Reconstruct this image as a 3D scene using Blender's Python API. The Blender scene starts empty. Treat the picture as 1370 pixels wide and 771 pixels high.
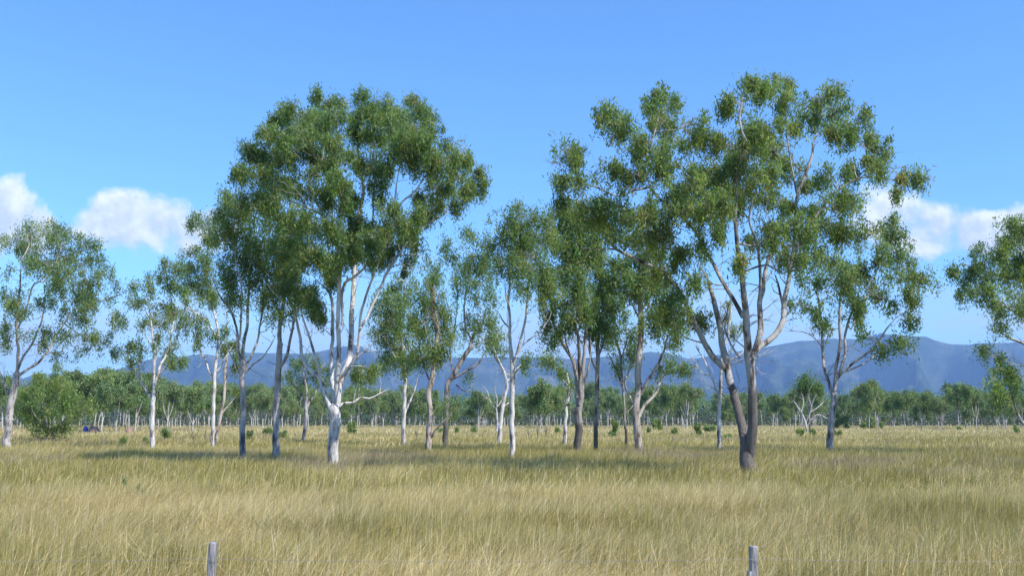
import bpy, math, random
import numpy as np
R = math.radians
rng = np.random.default_rng(7)
S = bpy.context.scene
COL = S.collection

# ------------------------------------------------------------------ camera
F = 1332.0; CX, CY = 685.0, 385.5; HOR = 563.0; CAMZ = 2.5
PITCH = math.atan((HOR - CY) / F)
cp, sp_ = math.cos(PITCH), math.sin(PITCH)
def W(px, py, Y):
    """point at world depth Y seen at photo pixel px,py"""
    a = (px - CX) / F; b = (CY - py) / F
    dy = cp - b * sp_; dz = sp_ + b * cp
    t = Y / dy
    return np.array([a * t, Y, CAMZ + dz * t])
cam = bpy.data.cameras.new('camera'); camo = bpy.data.objects.new('camera', cam); COL.objects.link(camo)
camo.location = (0, 0, CAMZ); camo.rotation_euler = (R(90) + PITCH, 0, 0)
cam.sensor_width = 36; cam.lens = F / 1370 * 36; cam.clip_end = 40000; cam.clip_start = 0.1
S.camera = camo

# ------------------------------------------------------------------ helpers
def lnk(name, me, mat=None, parent=None, loc=(0, 0, 0)):
    o = bpy.data.objects.new(name, me); COL.objects.link(o); o.location = loc
    if mat: me.materials.append(mat)
    if parent: o.parent = parent
    return o
def tag(o, label=None, cat=None, group=None, kind=None):
    if label: o['label'] = label
    if cat: o['category'] = cat
    if group: o['group'] = group
    if kind: o['kind'] = kind
    return o
def empty(name, loc):
    o = bpy.data.objects.new(name, None); COL.objects.link(o); o.location = loc; o.empty_display_size = .3
    return o
def mesh_np(name, V, loops, starts, tint=None, smooth=False):
    me = bpy.data.meshes.new(name)
    V = np.ascontiguousarray(V, dtype=np.float32)
    me.vertices.add(len(V)); me.vertices.foreach_set('co', V.ravel())
    me.loops.add(len(loops)); me.loops.foreach_set('vertex_index', loops.astype(np.int32))
    me.polygons.add(len(starts)); me.polygons.foreach_set('loop_start', starts.astype(np.int32))
    if tint is not None:
        a = me.color_attributes.new('tint', 'FLOAT_COLOR', 'POINT')
        c = np.ones((len(V), 4), dtype=np.float32); c[:, :3] = tint
        a.data.foreach_set('color', c.ravel())
    if smooth: me.polygons.foreach_set('use_smooth', np.ones(len(starts), dtype=bool))
    me.update(calc_edges=True)
    return me
def quads_mesh(name, V, Q, tint=None, smooth=False):
    Q = np.asarray(Q)
    return mesh_np(name, V, Q.ravel(), np.arange(len(Q)) * Q.shape[1], tint, smooth)
_lat = np.random.default_rng(3).random((256, 256))
def vnoise(x, y):
    xi = np.floor(x).astype(int); yi = np.floor(y).astype(int)
    fx = x - xi; fy = y - yi; fx = fx * fx * (3 - 2 * fx); fy = fy * fy * (3 - 2 * fy)
    a = _lat[xi % 256, yi % 256]; b = _lat[(xi + 1) % 256, yi % 256]
    c = _lat[xi % 256, (yi + 1) % 256]; d = _lat[(xi + 1) % 256, (yi + 1) % 256]
    return (a * (1 - fx) + b * fx) * (1 - fy) + (c * (1 - fx) + d * fx) * fy
def fbm(x, y, n=4):
    s = 0; a = .5; t = 0
    for i in range(n):
        s = s + a * vnoise(x * 2 ** i + 17 * i, y * 2 ** i + 31 * i); t += a; a *= .5
    return s / t

def catmull(P, r, step):
    P = np.asarray(P, float); r = np.asarray(r, float); out = []; ro = []
    n = len(P)
    for i in range(n - 1):
        p0 = P[max(i - 1, 0)]; p1 = P[i]; p2 = P[i + 1]; p3 = P[min(i + 2, n - 1)]
        k = max(1, int(np.linalg.norm(p2 - p1) / step))
        for j in range(k):
            t = j / k
            out.append(.5 * ((2 * p1) + (-p0 + p2) * t + (2 * p0 - 5 * p1 + 4 * p2 - p3) * t * t + (-p0 + 3 * p1 - 3 * p2 + p3) * t ** 3))
            ro.append(r[i] * (1 - t) + r[i + 1] * t)
    out.append(P[-1]); ro.append(r[-1])
    return np.array(out), np.array(ro)
class Tubes:
    def __init__(s): s.V = []; s.Q = []; s.n = 0
    def add(s, P, r, k=6, rough=0.0):
        P = np.asarray(P, float); n = len(P)
        if n < 2: return
        T = np.gradient(P, axis=0); T /= np.linalg.norm(T, axis=1)[:, None] + 1e-9
        up = np.array([0, 1., 0]) if abs(T[0][1]) < .9 else np.array([1., 0, 0])
        a = np.cross(T[0], up); a /= np.linalg.norm(a)
        ang = np.arange(k) * 2 * math.pi / k
        rings = []
        lob = 1 + rough * np.sin(ang * 3 + rng.random() * 6) + rough * .6 * np.sin(ang * 5 + rng.random() * 6)
        for i in range(n):
            a = a - T[i] * np.dot(a, T[i]); a /= np.linalg.norm(a) + 1e-9
            b = np.cross(T[i], a)
            rr = r[i] * lob * (1 + (rough * .6 * (rng.random(k) - .5) if rough else 0))
            rings.append(P[i] + (np.cos(ang) * rr)[:, None] * a + (np.sin(ang) * rr)[:, None] * b)
        V = np.concatenate(rings); idx = np.arange(k); nx = (idx + 1) % k
        for i in range(n - 1):
            o = s.n + i * k
            s.Q.append(np.stack([o + idx, o + nx, o + k + nx, o + k + idx], 1))
        s.V.append(V); s.n += len(V)
    def mesh(s, name, off=None):
        V = np.concatenate(s.V)
        if off is not None: V = V - off
        return quads_mesh(name, V, np.concatenate(s.Q), smooth=True)

# ------------------------------------------------------------------ materials
def newmat(name):
    m = bpy.data.materials.new(name); m.use_nodes = True
    nt = m.node_tree; nt.nodes.clear()
    return m, nt, nt.nodes, nt.links
def nd(nt, t, **k):
    n = nt.nodes.new(t)
    for a, b in k.items():
        if a.startswith('i_'): n.inputs[a[2:].replace('_', ' ')].default_value = b
        else: setattr(n, a, b)
    return n
def ramp(nt, fac, stops):
    n = nt.nodes.new('ShaderNodeValToRGB'); cr = n.color_ramp
    while len(cr.elements) < len(stops): cr.elements.new(.5)
    for e, (p, c) in zip(cr.elements, stops): e.position = p; e.color = (*c, 1)
    nt.links.new(fac, n.inputs['Fac']); return n.outputs['Color']
def mixc(nt, fac, a, b, mode='MIX'):
    n = nt.nodes.new('ShaderNodeMix'); n.data_type = 'RGBA'; n.blend_type = mode
    for v, i in ((fac, 0), (a, 6), (b, 7)):
        if hasattr(v, 'links'): nt.links.new(v, n.inputs[i])
        else: n.inputs[i].default_value = v if i == 0 else (*v, 1)
    return n.outputs[2]
def leaf_mat(name, trans=.3, rough=.5, spec=.35):
    m, nt, N, L = newmat(name)
    at = nd(nt, 'ShaderNodeAttribute', attribute_name='tint')
    p = nd(nt, 'ShaderNodeBsdfPrincipled'); p.inputs['Roughness'].default_value = rough
    p.inputs['Specular IOR Level'].default_value = spec
    L.new(at.outputs['Color'], p.inputs['Base Color'])
    tr = nd(nt, 'ShaderNodeBsdfTranslucent')
    tc = mixc(nt, 1.0, at.outputs['Color'], (1.5, 1.5, .7), 'MULTIPLY'); L.new(tc, tr.inputs['Color'])
    mx = nd(nt, 'ShaderNodeMixShader'); mx.inputs[0].default_value = trans
    L.new(p.outputs[0], mx.inputs[1]); L.new(tr.outputs[0], mx.inputs[2])
    o = nd(nt, 'ShaderNodeOutputMaterial'); L.new(mx.outputs[0], o.inputs['Surface'])
    return m
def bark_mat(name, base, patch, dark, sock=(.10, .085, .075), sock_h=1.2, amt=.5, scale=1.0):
    m, nt, N, L = newmat(name)
    tc = nd(nt, 'ShaderNodeTexCoord')
    mp = nd(nt, 'ShaderNodeMapping'); mp.inputs['Scale'].default_value = (2.2 * scale, 2.2 * scale, .55 * scale); L.new(tc.outputs['Object'], mp.inputs[0])
    n1 = nd(nt, 'ShaderNodeTexNoise', i_Scale=1.6, i_Detail=6.0, i_Roughness=.6); L.new(mp.outputs[0], n1.inputs['Vector'])
    c = ramp(nt, n1.outputs['Fac'], [(.38, dark), (.44, patch), (.52, base), (.75, tuple(min(.8, v * 1.12) for v in base))])
    mp2 = nd(nt, 'ShaderNodeMapping'); mp2.inputs['Scale'].default_value = (14, 14, 2.2); L.new(tc.outputs['Object'], mp2.inputs[0])
    n2 = nd(nt, 'ShaderNodeTexNoise', i_Scale=2.0, i_Detail=5.0, i_Roughness=.65); L.new(mp2.outputs[0], n2.inputs['Vector'])
    f2 = ramp(nt, n2.outputs['Fac'], [(.4, (.62, .6, .58)), (.6, (1, 1, 1))])
    c = mixc(nt, amt, c, f2, 'MULTIPLY')
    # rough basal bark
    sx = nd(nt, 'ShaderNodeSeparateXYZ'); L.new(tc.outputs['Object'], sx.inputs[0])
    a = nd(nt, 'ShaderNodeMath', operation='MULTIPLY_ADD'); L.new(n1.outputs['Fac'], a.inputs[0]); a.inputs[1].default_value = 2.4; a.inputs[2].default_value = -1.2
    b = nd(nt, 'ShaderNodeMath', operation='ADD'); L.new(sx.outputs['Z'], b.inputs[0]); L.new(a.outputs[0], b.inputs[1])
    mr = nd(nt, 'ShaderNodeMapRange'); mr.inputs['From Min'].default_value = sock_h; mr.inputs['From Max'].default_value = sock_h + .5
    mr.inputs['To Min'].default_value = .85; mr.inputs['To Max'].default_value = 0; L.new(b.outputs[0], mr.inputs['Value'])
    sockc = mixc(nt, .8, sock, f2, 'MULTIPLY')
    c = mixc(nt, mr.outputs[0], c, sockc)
    p = nd(nt, 'ShaderNodeBsdfPrincipled'); p.inputs['Roughness'].default_value = .8; p.inputs['Specular IOR Level'].default_value = .2
    L.new(c, p.inputs['Base Color'])
    bp = nd(nt, 'ShaderNodeBump'); bp.inputs['Strength'].default_value = .9; bp.inputs['Distance'].default_value = .05
    L.new(n2.outputs['Fac'], bp.inputs['Height']); L.new(bp.outputs[0], p.inputs['Normal'])
    o = nd(nt, 'ShaderNodeOutputMaterial'); L.new(p.outputs[0], o.inputs['Surface'])
    return m
MB = {
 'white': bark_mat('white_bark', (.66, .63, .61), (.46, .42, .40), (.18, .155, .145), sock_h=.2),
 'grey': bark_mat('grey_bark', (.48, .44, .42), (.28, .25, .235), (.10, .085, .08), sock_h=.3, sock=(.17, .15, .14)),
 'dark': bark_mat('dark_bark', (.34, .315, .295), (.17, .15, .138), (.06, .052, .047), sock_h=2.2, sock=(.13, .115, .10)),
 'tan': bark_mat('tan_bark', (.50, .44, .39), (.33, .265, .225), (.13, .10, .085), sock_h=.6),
 'fork': bark_mat('forked_tree_bark', (.42, .395, .37), (.20, .175, .16), (.07, .058, .05), sock_h=3.6, sock=(.15, .125, .11)),  # tall dark sock: rough bark, plus the stem's shade put into its colour
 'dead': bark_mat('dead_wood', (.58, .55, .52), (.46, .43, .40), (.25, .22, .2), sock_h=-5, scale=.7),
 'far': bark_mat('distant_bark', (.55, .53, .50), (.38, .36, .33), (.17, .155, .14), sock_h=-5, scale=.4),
}
ML = leaf_mat('eucalypt_leaves', .5, .5, .3)
MLF = leaf_mat('distant_leaves', .3, .6, .3)

# ------------------------------------------------------------------ foliage
GREEN = np.array([.145, .26, .085]); YEL = np.array([.235, .315, .10]); DARK = np.array([.085, .175, .065]); RED = np.array([.25, .21, .09]); BLUEG = np.array([.18, .27, .15])
DENSK = 4.7
def leaf_tint(n, mix):
    """mix: weights of (green, yellow, dark, red, blue-green)"""
    c = np.array([GREEN, YEL, DARK, RED, BLUEG]); w = np.array(mix, float); w /= w.sum()
    k = rng.choice(5, n, p=w)
    t = c[k] * (.75 + .5 * rng.random((n, 1)))
    return t
def leaves(cen, L, Wd, droop=.8, mix=(5, 2, 3, .3, 2), basec=None):
    n = len(cen)
    d = rng.normal(size=(n, 3)); d[:, 2] = d[:, 2] * .5 - droop * 1.7
    d /= np.linalg.norm(d, axis=1)[:, None]
    s = np.cross(d, rng.normal(size=(n, 3))); s /= np.linalg.norm(s, axis=1)[:, None]
    nn = np.cross(d, s)
    l = L * (.6 + .8 * rng.random((n, 1))); w = Wd * (.6 + .8 * rng.random((n, 1)))
    V = np.empty((n, 4, 3))
    V[:, 0] = cen - d * l * .5; V[:, 2] = cen + d * l * .5
    V[:, 1] = cen - d * l * .08 + s * w * .5 + nn * w * .12; V[:, 3] = cen - d * l * .08 - s * w * .5 + nn * w * .12
    if basec is not None:
        t = np.repeat(leaf_tint(1, mix), n, axis=0) * .62 + leaf_tint(n, mix) * .38
        t = t * basec * (.88 + .24 * rng.random((n, 1)))
    else: t = leaf_tint(n, mix)
    return V.reshape(-1, 3), np.repeat(t, 4, axis=0)
def in_ball(n):
    v = rng.normal(size=(n, 3)); v /= np.linalg.norm(v, axis=1)[:, None]
    return v * (rng.random((n, 1)) ** .38)

def grow_tree(base, limbs, clumps, bark, label, cat='tree', group=None, name='gum_tree', dens=1.0, leafL=.21, leafW=.046,
              mix=(5, 2, 3, .3, 2), twig_r=.015, spray=.33, per=44, rough=.05, mleaf=None, sides=9, crown_name='crown', limb_name='limb', maxd=1e9, twigs=True):
    """base: xyz; limbs: [(P(n,3), r(n))] first is trunk; clumps: [(c, rx, ry, rz)]"""
    base = np.array(base, float)
    root = empty(name, base); tag(root, label, cat, group)
    nodes = []; owner = []; rad = []
    tb = [Tubes() for _ in limbs]
    for i, (P, r) in enumerate(limbs):
        Q, q = catmull(P, r, max(.18, .02 * np.linalg.norm(np.diff(np.asarray(P), axis=0), axis=1).sum()))
        if len(Q) > 4:
            jit = rng.normal(size=(len(Q), 3)); jit[0] = 0
            for _ in range(2): jit[1:-1] = (jit[:-2] + 2 * jit[1:-1] + jit[2:]) / 4
            jit[:2] = 0; Q = Q + jit * (q[:, None] * .22 + .012)
            if i: q = q * np.clip((1 - np.linspace(0, 1, len(q))) * 5, .25, 1)
        tb[i].add(Q, q, sides if i == 0 else max(6, sides - 2), rough)
        st = 1 if i else int(len(Q) * .35)
        for a, b in list(zip(Q, q))[st:]:
            nodes.append(a); owner.append(i); rad.append(b)
    nodes = np.array(nodes); owner = np.array(owner); rad = np.array(rad)
    if twigs:
        # fine side branches along every limb, forking and reaching up and out
        for i, (P, r) in enumerate(limbs):
            Q, q = catmull(P, r, .12); ln = np.linalg.norm(np.diff(Q, axis=0), axis=1).sum()
            for _ in range(int(ln * (1.5 if i else .5))):
                k = int(rng.uniform(.55 if i == 0 else .12, .97) * (len(Q) - 1)); a = Q[k]; t_ = Q[min(k + 1, len(Q) - 1)] - Q[k - 1]; t_ /= np.linalg.norm(t_) + 1e-9
                d = t_ * .7 + rng.normal(size=3) * .6 + np.array([0, 0, .35]); d /= np.linalg.norm(d)
                L_ = rng.uniform(.5, 2.0) * twig_r / .015 * .8; r0 = min(q[k] * .5, twig_r * rng.uniform(.9, 1.9))
                b = a + d * L_ * .5 + rng.normal(size=3) * L_ * .07; c = b + (d + rng.normal(size=3) * .35) * L_ * .5
                tb[i].add(np.array([a, b, c]), [r0, r0 * .7, r0 * .3], 4)
                for z in range(2):
                    e = b + (c - b) * rng.random(); f = e + (d + rng.normal(size=3) * .7) * L_ * .35
                    tb[i].add(np.array([e, (e + f) / 2 + rng.normal(size=3) * .03, f]), [r0 * .5, r0 * .4, r0 * .2], 3)
    V = []; T = []
    todo = list(range(len(clumps)))
    C = np.array([c[0] for c in clumps]) if clumps else np.zeros((0, 3))
    def cost(c, nn):
        d = nn - c; dist = np.linalg.norm(d, axis=1)
        return dist + np.maximum(d[:, 2] + .15 * dist, 0) * 1.3
    best = [(lambda k: (k.min(), int(k.argmin())))(cost(C[i], nodes)) for i in todo]
    while todo:
        j = min(todo, key=lambda i: best[i][0]); todo.remove(j)
        bi = best[j][1]; a = nodes[bi]; c, rx, ry, rz = clumps[j]
        dist = np.linalg.norm(c - a)
        r0 = min(rad[bi] * .75, .014 + .011 * dist + .012 * max(rx, rz))
        m1 = a * .66 + c * .34 + rng.normal(size=3) * dist * .07 + np.array([0, 0, -.05 * dist])
        m2 = a * .3 + c * .7 + rng.normal(size=3) * dist * .07 + np.array([0, 0, .03 * dist])
        P, r = catmull([a, m1, m2, c], [r0, r0 * .8, r0 * .6, r0 * .4], max(.12, dist / 9))
        tb[owner[bi]].add(P, r, 5)
        new = P[1:]; k0 = len(nodes)
        nodes = np.concatenate([nodes, new]); owner = np.concatenate([owner, np.full(len(new), owner[bi])]); rad = np.concatenate([rad, r[1:]])
        for i in todo:
            k = cost(C[i], new); m = k.min()
            if m < best[i][0]: best[i] = (m, k0 + int(k.argmin()))
        ns = max(3, int(dens * DENSK * (rx * rz + .12 * min(1, (spray / .33) ** 2)) / spray ** 2 * (1 + .3 * ry)))
        # a clump is a few uneven lobes of hanging sprays, with gaps between them
        nl_ = int(np.clip(rx * rz * 9 / (spray / .33) ** 2, 3, 11)); lc = in_ball(nl_) * np.array([rx, ry, rz]) * .95
        lr = rng.uniform(.26, .62, nl_)[:, None] * np.array([rx, ry, rz * .9]) ; pick = rng.choice(nl_, ns, p=(lambda q: q / q.sum())(lr[:, 0] ** 1.5))
        sc = in_ball(ns) * lr[pick] + lc[pick] + c
        ex = rng.random(ns) < .34; sc[ex] = c + in_ball(int(ex.sum())) * np.array([rx, ry, rz]) * 1.45
        for q in sc:
            if twigs:
                ai = P[min(len(P) - 1, max(0, int(len(P) * (.5 + .5 * rng.random()))))]
                if rng.random() < .45:
                    mid = (ai + q) / 2 + rng.normal(size=3) * .08
                    tb[owner[bi]].add(np.array([ai, mid, q]), [twig_r * .9, twig_r * .65, twig_r * .35], 3)
            n = int(per * (.3 + 1.1 * rng.random()))
            o = rng.normal(size=(n, 3)) * spray * np.array([.42, .42, .5]) * rng.uniform(.7, 1.3); o[:, 2] -= np.abs(rng.normal(size=n)) * spray * .85
            bc = .72 + .5 * rng.random()
            yel = rng.random()
            v, t = leaves(q + o, leafL, leafW, .8, mix, np.array([bc * (1 + .25 * yel), bc, bc * (1 - .15 * yel)]))
            V.append(v); T.append(t)
    for i, t in enumerate(tb):
        me = t.mesh('trunk' if i == 0 else limb_name, base)
        lnk('trunk' if i == 0 else limb_name, me, bark, root)
    if V:
        V = np.concatenate(V) - base; T = np.concatenate(T)
        n = len(V) // 4
        me = quads_mesh(crown_name, V, np.arange(n * 4).reshape(n, 4), T)
        lnk(crown_name, me, mleaf or ML, root)
    return root

def traced(D, limbs, clumps, bark, label, depth=.30, gz=True, seed=0, spread=None, **k):
    """tree traced in photo pixels at distance D; limbs: [ (width_px0, width_px1, [(x,y)...]) ], first is the trunk"""
    global rng
    rng = np.random.default_rng(100 + seed)
    s = D / F
    x0, y0 = limbs[0][2][0]
    base = W(x0, y0, D); base[2] = 0
    out = []; allp = []; alld = []
    for i, (w0, w1, pts) in enumerate(limbs):
        pts = list(pts); n = len(pts)
        if i == 0:
            d0 = 0; d1 = 0
        else:
            dd = [(pts[0][0] - p[0]) ** 2 + (pts[0][1] - p[1]) ** 2 for p in allp]
            jn = int(np.argmin(dd)); d0 = alld[jn]
            ln = math.hypot(pts[-1][0] - pts[0][0], pts[-1][1] - pts[0][1]) * s
            d1 = d0 + (1 if i % 2 else -1) * (.25 + .3 * rng.random()) * ln * depth * 2
        P = []; r = []
        if i == 0:
            b = base.copy(); b[2] = -.15; P.append(b); r.append(w0 * s * .5 * 1.22)
            P.append(base + np.array([0, 0, .28])); r.append(w0 * s * .5 * 1.06)
        for j, (x, y) in enumerate(pts):
            if i == 0 and j == 0:
                allp.append((x, y)); alld.append(0); continue
            t = j / (n - 1); d = d0 + (d1 - d0) * t ** 1.1
            P.append(W(x, y, D + d)); r.append((w0 * (1 - t) + w1 * t) * s * .5)
            allp.append((x, y)); alld.append(d)
        if i == 0:
            dv = P[-1] - P[-2]; P.append(P[-1] + dv / np.linalg.norm(dv) * r[-1] * 1.2); r.append(r[-1] * .25)
        out.append((np.array(P), np.array(r)))
        ext = []
        for j in range(len(pts) - 1):
            for t in (.25, .5, .75):
                ext.append(((pts[j][0] * (1 - t) + pts[j + 1][0] * t, pts[j][1] * (1 - t) + pts[j + 1][1] * t), d0 + (d1 - d0) * (j + t) / (n - 1)))
        for p, d in ext: allp.append(p); alld.append(d)
    cl = []
    if clumps:
        xs = [c[0] for c in clumps]; cw = (max(xs) - min(xs)) / 2; cxm = (max(xs) + min(xs)) / 2
        ys = [c[1] for c in clumps]
        for c in clumps:
            x, y, rx = c[:3]; ry = c[3] if len(c) > 3 else rx
            dd = [(x - p[0]) ** 2 + (y - p[1]) ** 2 for p in allp]
            jn = int(np.argmin(dd)); e = min(1, abs(x - cxm) / (cw + 1))
            sp = (spread if spread is not None else cw * s * .55) * math.sqrt(max(.05, 1 - e * e))
            d = alld[jn] * .6 + rng.uniform(-1, 1) * sp
            rx *= 1.05; ry *= 1.03
            cl.append((W(x, y, D + d), rx * s, (rx + ry) / 2 * s, ry * s))
    return grow_tree(base, out, cl, bark, label, **k)
AIR, DUST, OZ = 1.0, .0, 4.0
SKYT = (.66, .98, 1.28); SKYS = .135
CLO = (.50, .58, .69); CHI = (.76, .81, .85)  # painted cloud tones: shaded base, lit top
HAZE = 0.92e-4; HAZC = (.34, .58, 1.0); EXPO = 0.6
# ------------------------------------------------------------------ traced trees
# 1 big forked tree right of centre
traced(40, [
 (20, 17, [(1001,632),(1001,612),(1001,592)]),
 (14, 4, [(998,606),(996,590),(992,566),(982,527),(974,496),(967,464),(961,426),(953,398),(946,372),(932,350)]),
 (15.5, 2.5, [(1003,610),(1004,592),(1007,565),(1006,535),(1004,496),(1000,461),(998,435),(996,404),(993,373),(989,347),(986,313),(984,280),(987,230),(998,180)]),
 (9, 3, [(974,496),(959,484),(945,464),(934,441),(922,418),(909,391),(885,365),(862,352),(839,341),(823,334),(802,334),(784,331)]),
 (3.2, 1.2, [(838,341),(815,326),(804,312)]),
 (10, 3, [(1004,492),(1009,471),(1025,459),(1041,443),(1048,427),(1049,408),(1053,386),(1058,357),(1064,310),(1067,262),(1085,214),(1089,185),(1108,150)]),
 (4, 2, [(1048,412),(1043,386),(1036,365)]),
 (9, 4, [(1006,480),(1016,450),(1017,430),(1016,404),(1022,385),(1025,362),(1034,325),(1030,290)]),
 (5, 2, [(1016,402),(1017,378),(1016,347),(1011,321),(1003,290),(1015,240)]),
 (6, 2.5, [(994,425),(981,401),(968,380),(958,360),(948,345),(937,323),(927,305),(905,285),(885,268),(870,250),(857,214),(838,192)]),
 (3, 1.5, [(870,250),(848,255),(826,262),(800,252),(776,242),(758,212)]),
 (3, 1.5, [(857,214),(872,190),(880,160),(884,138)]),
 (4, 1.5, [(1060,350),(1085,300),(1110,265),(1136,245),(1160,237),(1190,240),(1222,236)]),
 (3, 1.5, [(999,190),(990,160),(996,118)]),
 (3, 1.5, [(1067,262),(1058,215),(1052,170),(1050,118)]),
 (3, 1.2, [(990,480),(975,455),(970,440),(972,420),(962,400)]),
 ], [(755,200,20,14),(770,207,10),(774,240,28,12),(752,271,12,8),(785,283,30,18),(817,156,23,20),(832,172,14),(864,189,28,20),(882,127,18,12),(904,136,12,9),(872,149,16,13),
 (893,167,25,17),(882,207,24,20),(824,225,18,16),(846,236,20,17),(813,269,25,13),(933,167,17,17),(948,185,13),(919,189,14,10),(984,134,20,16),(999,105,14,10),(1020,120,12),(977,196,26,22),
 (1013,182,24,24),(999,222,30,20),(955,232,26,18),(926,240,26,18),(901,254,25,17),(948,269,28,18),(912,283,28,17),(868,287,26,17),(886,316,22,13),(839,283,20,14),(857,312,20,12),(824,312,22,12),
 (975,283,20,14),(1049,102,15,12),(1056,131,19,17),(1027,116,13,11),(1027,171,20,16),(1060,164,13,11),(1030,200,24,18),(1114,120,13),(1093,131,11),(1089,153,15,12),(1122,145,17,12),(1111,167,22,12),
 (1136,178,13),(1154,153,11),(1158,185,12,9),(1180,196,15,14),(1169,214,16,10),(1140,218,12,14),(1183,229,18,9),(1212,229,13,10),(1231,237,9),(1198,258,6),(1104,232,11,15),(1053,222,20,12),(1016,232,22,14),
 (998,255,20,14),(1024,262,18,12),(1143,262,14,11),(1122,269,20,15),(1089,283,20,12),(1064,272,18,11),(1114,298,28,14),(1143,305,22,14),(1060,305,24,14),(1024,298,18,13),(1089,325,24,13),
 (1075,345,18,12),(1050,343,12,9),(935,328,14,11),(905,342,22,13),(870,335,16,10),(897,395,18,14),(933,368,12,12),(935,425,17,10),(905,418,22,15),(1035,325,20,11),(990,345,7,12),
 (965,305,10,12),(1005,320,10,8),(890,365,14,10),(970,250,18,14),(1075,245,12,10)],
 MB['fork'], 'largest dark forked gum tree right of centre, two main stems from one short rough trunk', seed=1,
 mix=(5,2.6,2,.8,1.6), dens=1.25, spray=.29)

# 2 tall white gum left of centre
traced(48, [
 (14, 15, [(445,619),(446,580),(448,562),(449,548)]),
 (8, 3, [(447,556),(439,538),(432,519),(427,508),(417,498),(409,489),(404,475),(402,455),(396,425),(384,395)]),
 (4.5, 2.5, [(428,508),(427,494),(422,480),(417,461),(410,440),(402,415)]),
 (7, 3, [(449,550),(447,525),(444,505),(444,487),(444,468),(445,440),(443,397),(430,381),(417,368)]),
 (8, 3, [(450,550),(451,525),(451,505),(452,487),(454,463),(452,441),(453,399),(453,366),(454,327),(441,310),(432,288),(424,271),(414,240),(411,218)]),
 (9, 4, [(451,545),(454,515),(461,498),(467,482),(469,455),(470,430),(472,392),(474,358),(476,335),(480,290),(486,250),(479,204),(486,160)]),
 (5, 2, [(452,510),(464,496),(471,487),(478,470),(481,446),(484,415),(494,384),(505,353),(515,327),(526,300),(530,250),(540,200)]),
 (4, 2, [(482,440),(497,412),(515,371),(531,345),(546,324),(562,306),(582,294),(600,284),(613,272)]),
 (3, 1, [(471,487),(482,475),(492,471),(506,470)]),
 (4, 1.5, [(445,553),(455,543),(459,540),(473,539),(483,532),(494,533),(511,526),(521,519)]),
 (4, 2, [(458,436),(459,384),(474,371),(492,352),(497,330),(499,290),(501,245),(503,209)]),
 (3, 1.5, [(454,330),(445,300),(440,261),(435,225),(432,195)]),
 (3, 1.5, [(527,295),(538,270),(556,255),(575,225)]),
 (3, 1.5, [(432,288),(405,275),(375,262),(350,250)]),
 (2.5, 1, [(536,342),(548,341),(562,342)]),
 ], [(427,124,14,9),(440,136,17,11),(457,131,9),(396,148,17,11),(380,150,11),(372,161,14,11),(414,153,15,11),(398,164,22,15),(357,178,12,11),(377,183,23,17),(403,186,24,18),(429,170,21,17),
 (450,157,19,15),(440,190,20,15),(333,194,10,7),(338,205,13,11),(359,209,21,16),(388,212,25,17),(419,210,20,14),(445,211,16,14),(328,230,14,12),(349,235,21,16),(375,240,23,17),(341,261,22,16),
 (367,266,23,16),(398,258,22,14),(421,232,12),(431,256,12),(445,242,17,14),(460,246,14,12),(455,267,18,13),(486,128,14,11),(492,144,20,16),(476,157,12),(502,158,18,17),(492,178,18,13),(476,178,12,15),
 (466,203,8,11),(522,144,19,15),(546,128,10,9),(538,152,21,16),(561,144,13,12),(571,156,11,13),(581,167,9,11),(551,169,19,15),(525,168,17,15),(504,186,16,12),(569,184,16,13),(546,186,19,14),
 (527,204,16,13),(564,205,21,14),(548,218,14,11),(517,225,10,11),(507,242,10,9),(577,219,16,14),(597,196,11,9),(600,212,13,12),(618,204,11,12),(627,214,8),(590,236,16,12),(613,237,15,11),
 (642,232,9,9),(644,251,7,10),(631,248,11),(616,257,16,12),(608,275,11,7),(585,251,16,12),(564,266,14,10),(585,267,12,9),(553,284,12,11),(566,293,13,11),(582,287,12,9),(474,268,12,12),
 (386,296,25,17),(409,293,21,15),(432,311,15,13),(396,319,23,16),(383,337,23,16),(417,332,21,16),(437,344,18,13),(452,350,10,8),(391,358,21,14),(435,361,16,12),(446,372,9),(409,384,18,15),
 (391,381,16),(411,400,16,12),(445,296,15,12),(470,300,14,12),(474,316,14,12),(494,302,12),(494,318,13,12),(465,334,10,9),(483,337,10,9),(515,316,15,11),(527,300,16,12),(541,298,13),
 (552,312,14,10),(520,344,12,11),(559,323,10),(478,224,13,13),(492,214,11,13),(503,228,9,10),(470,342,10,9),(500,342,11,10),(532,328,14,10),(546,344,7,6),(420,416,10,8),(520,278,13,10),(510,264,11,9),(506,322,11,9),(455,318,10,10),(462,280,10,10),(428,425,8,7),(484,497,13,10),(500,492,5),(475,496,6)],
 MB['white'], 'tallest white-trunked gum tree left of centre with many pale upright limbs', seed=2, dens=1.35, spray=.3)

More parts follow.
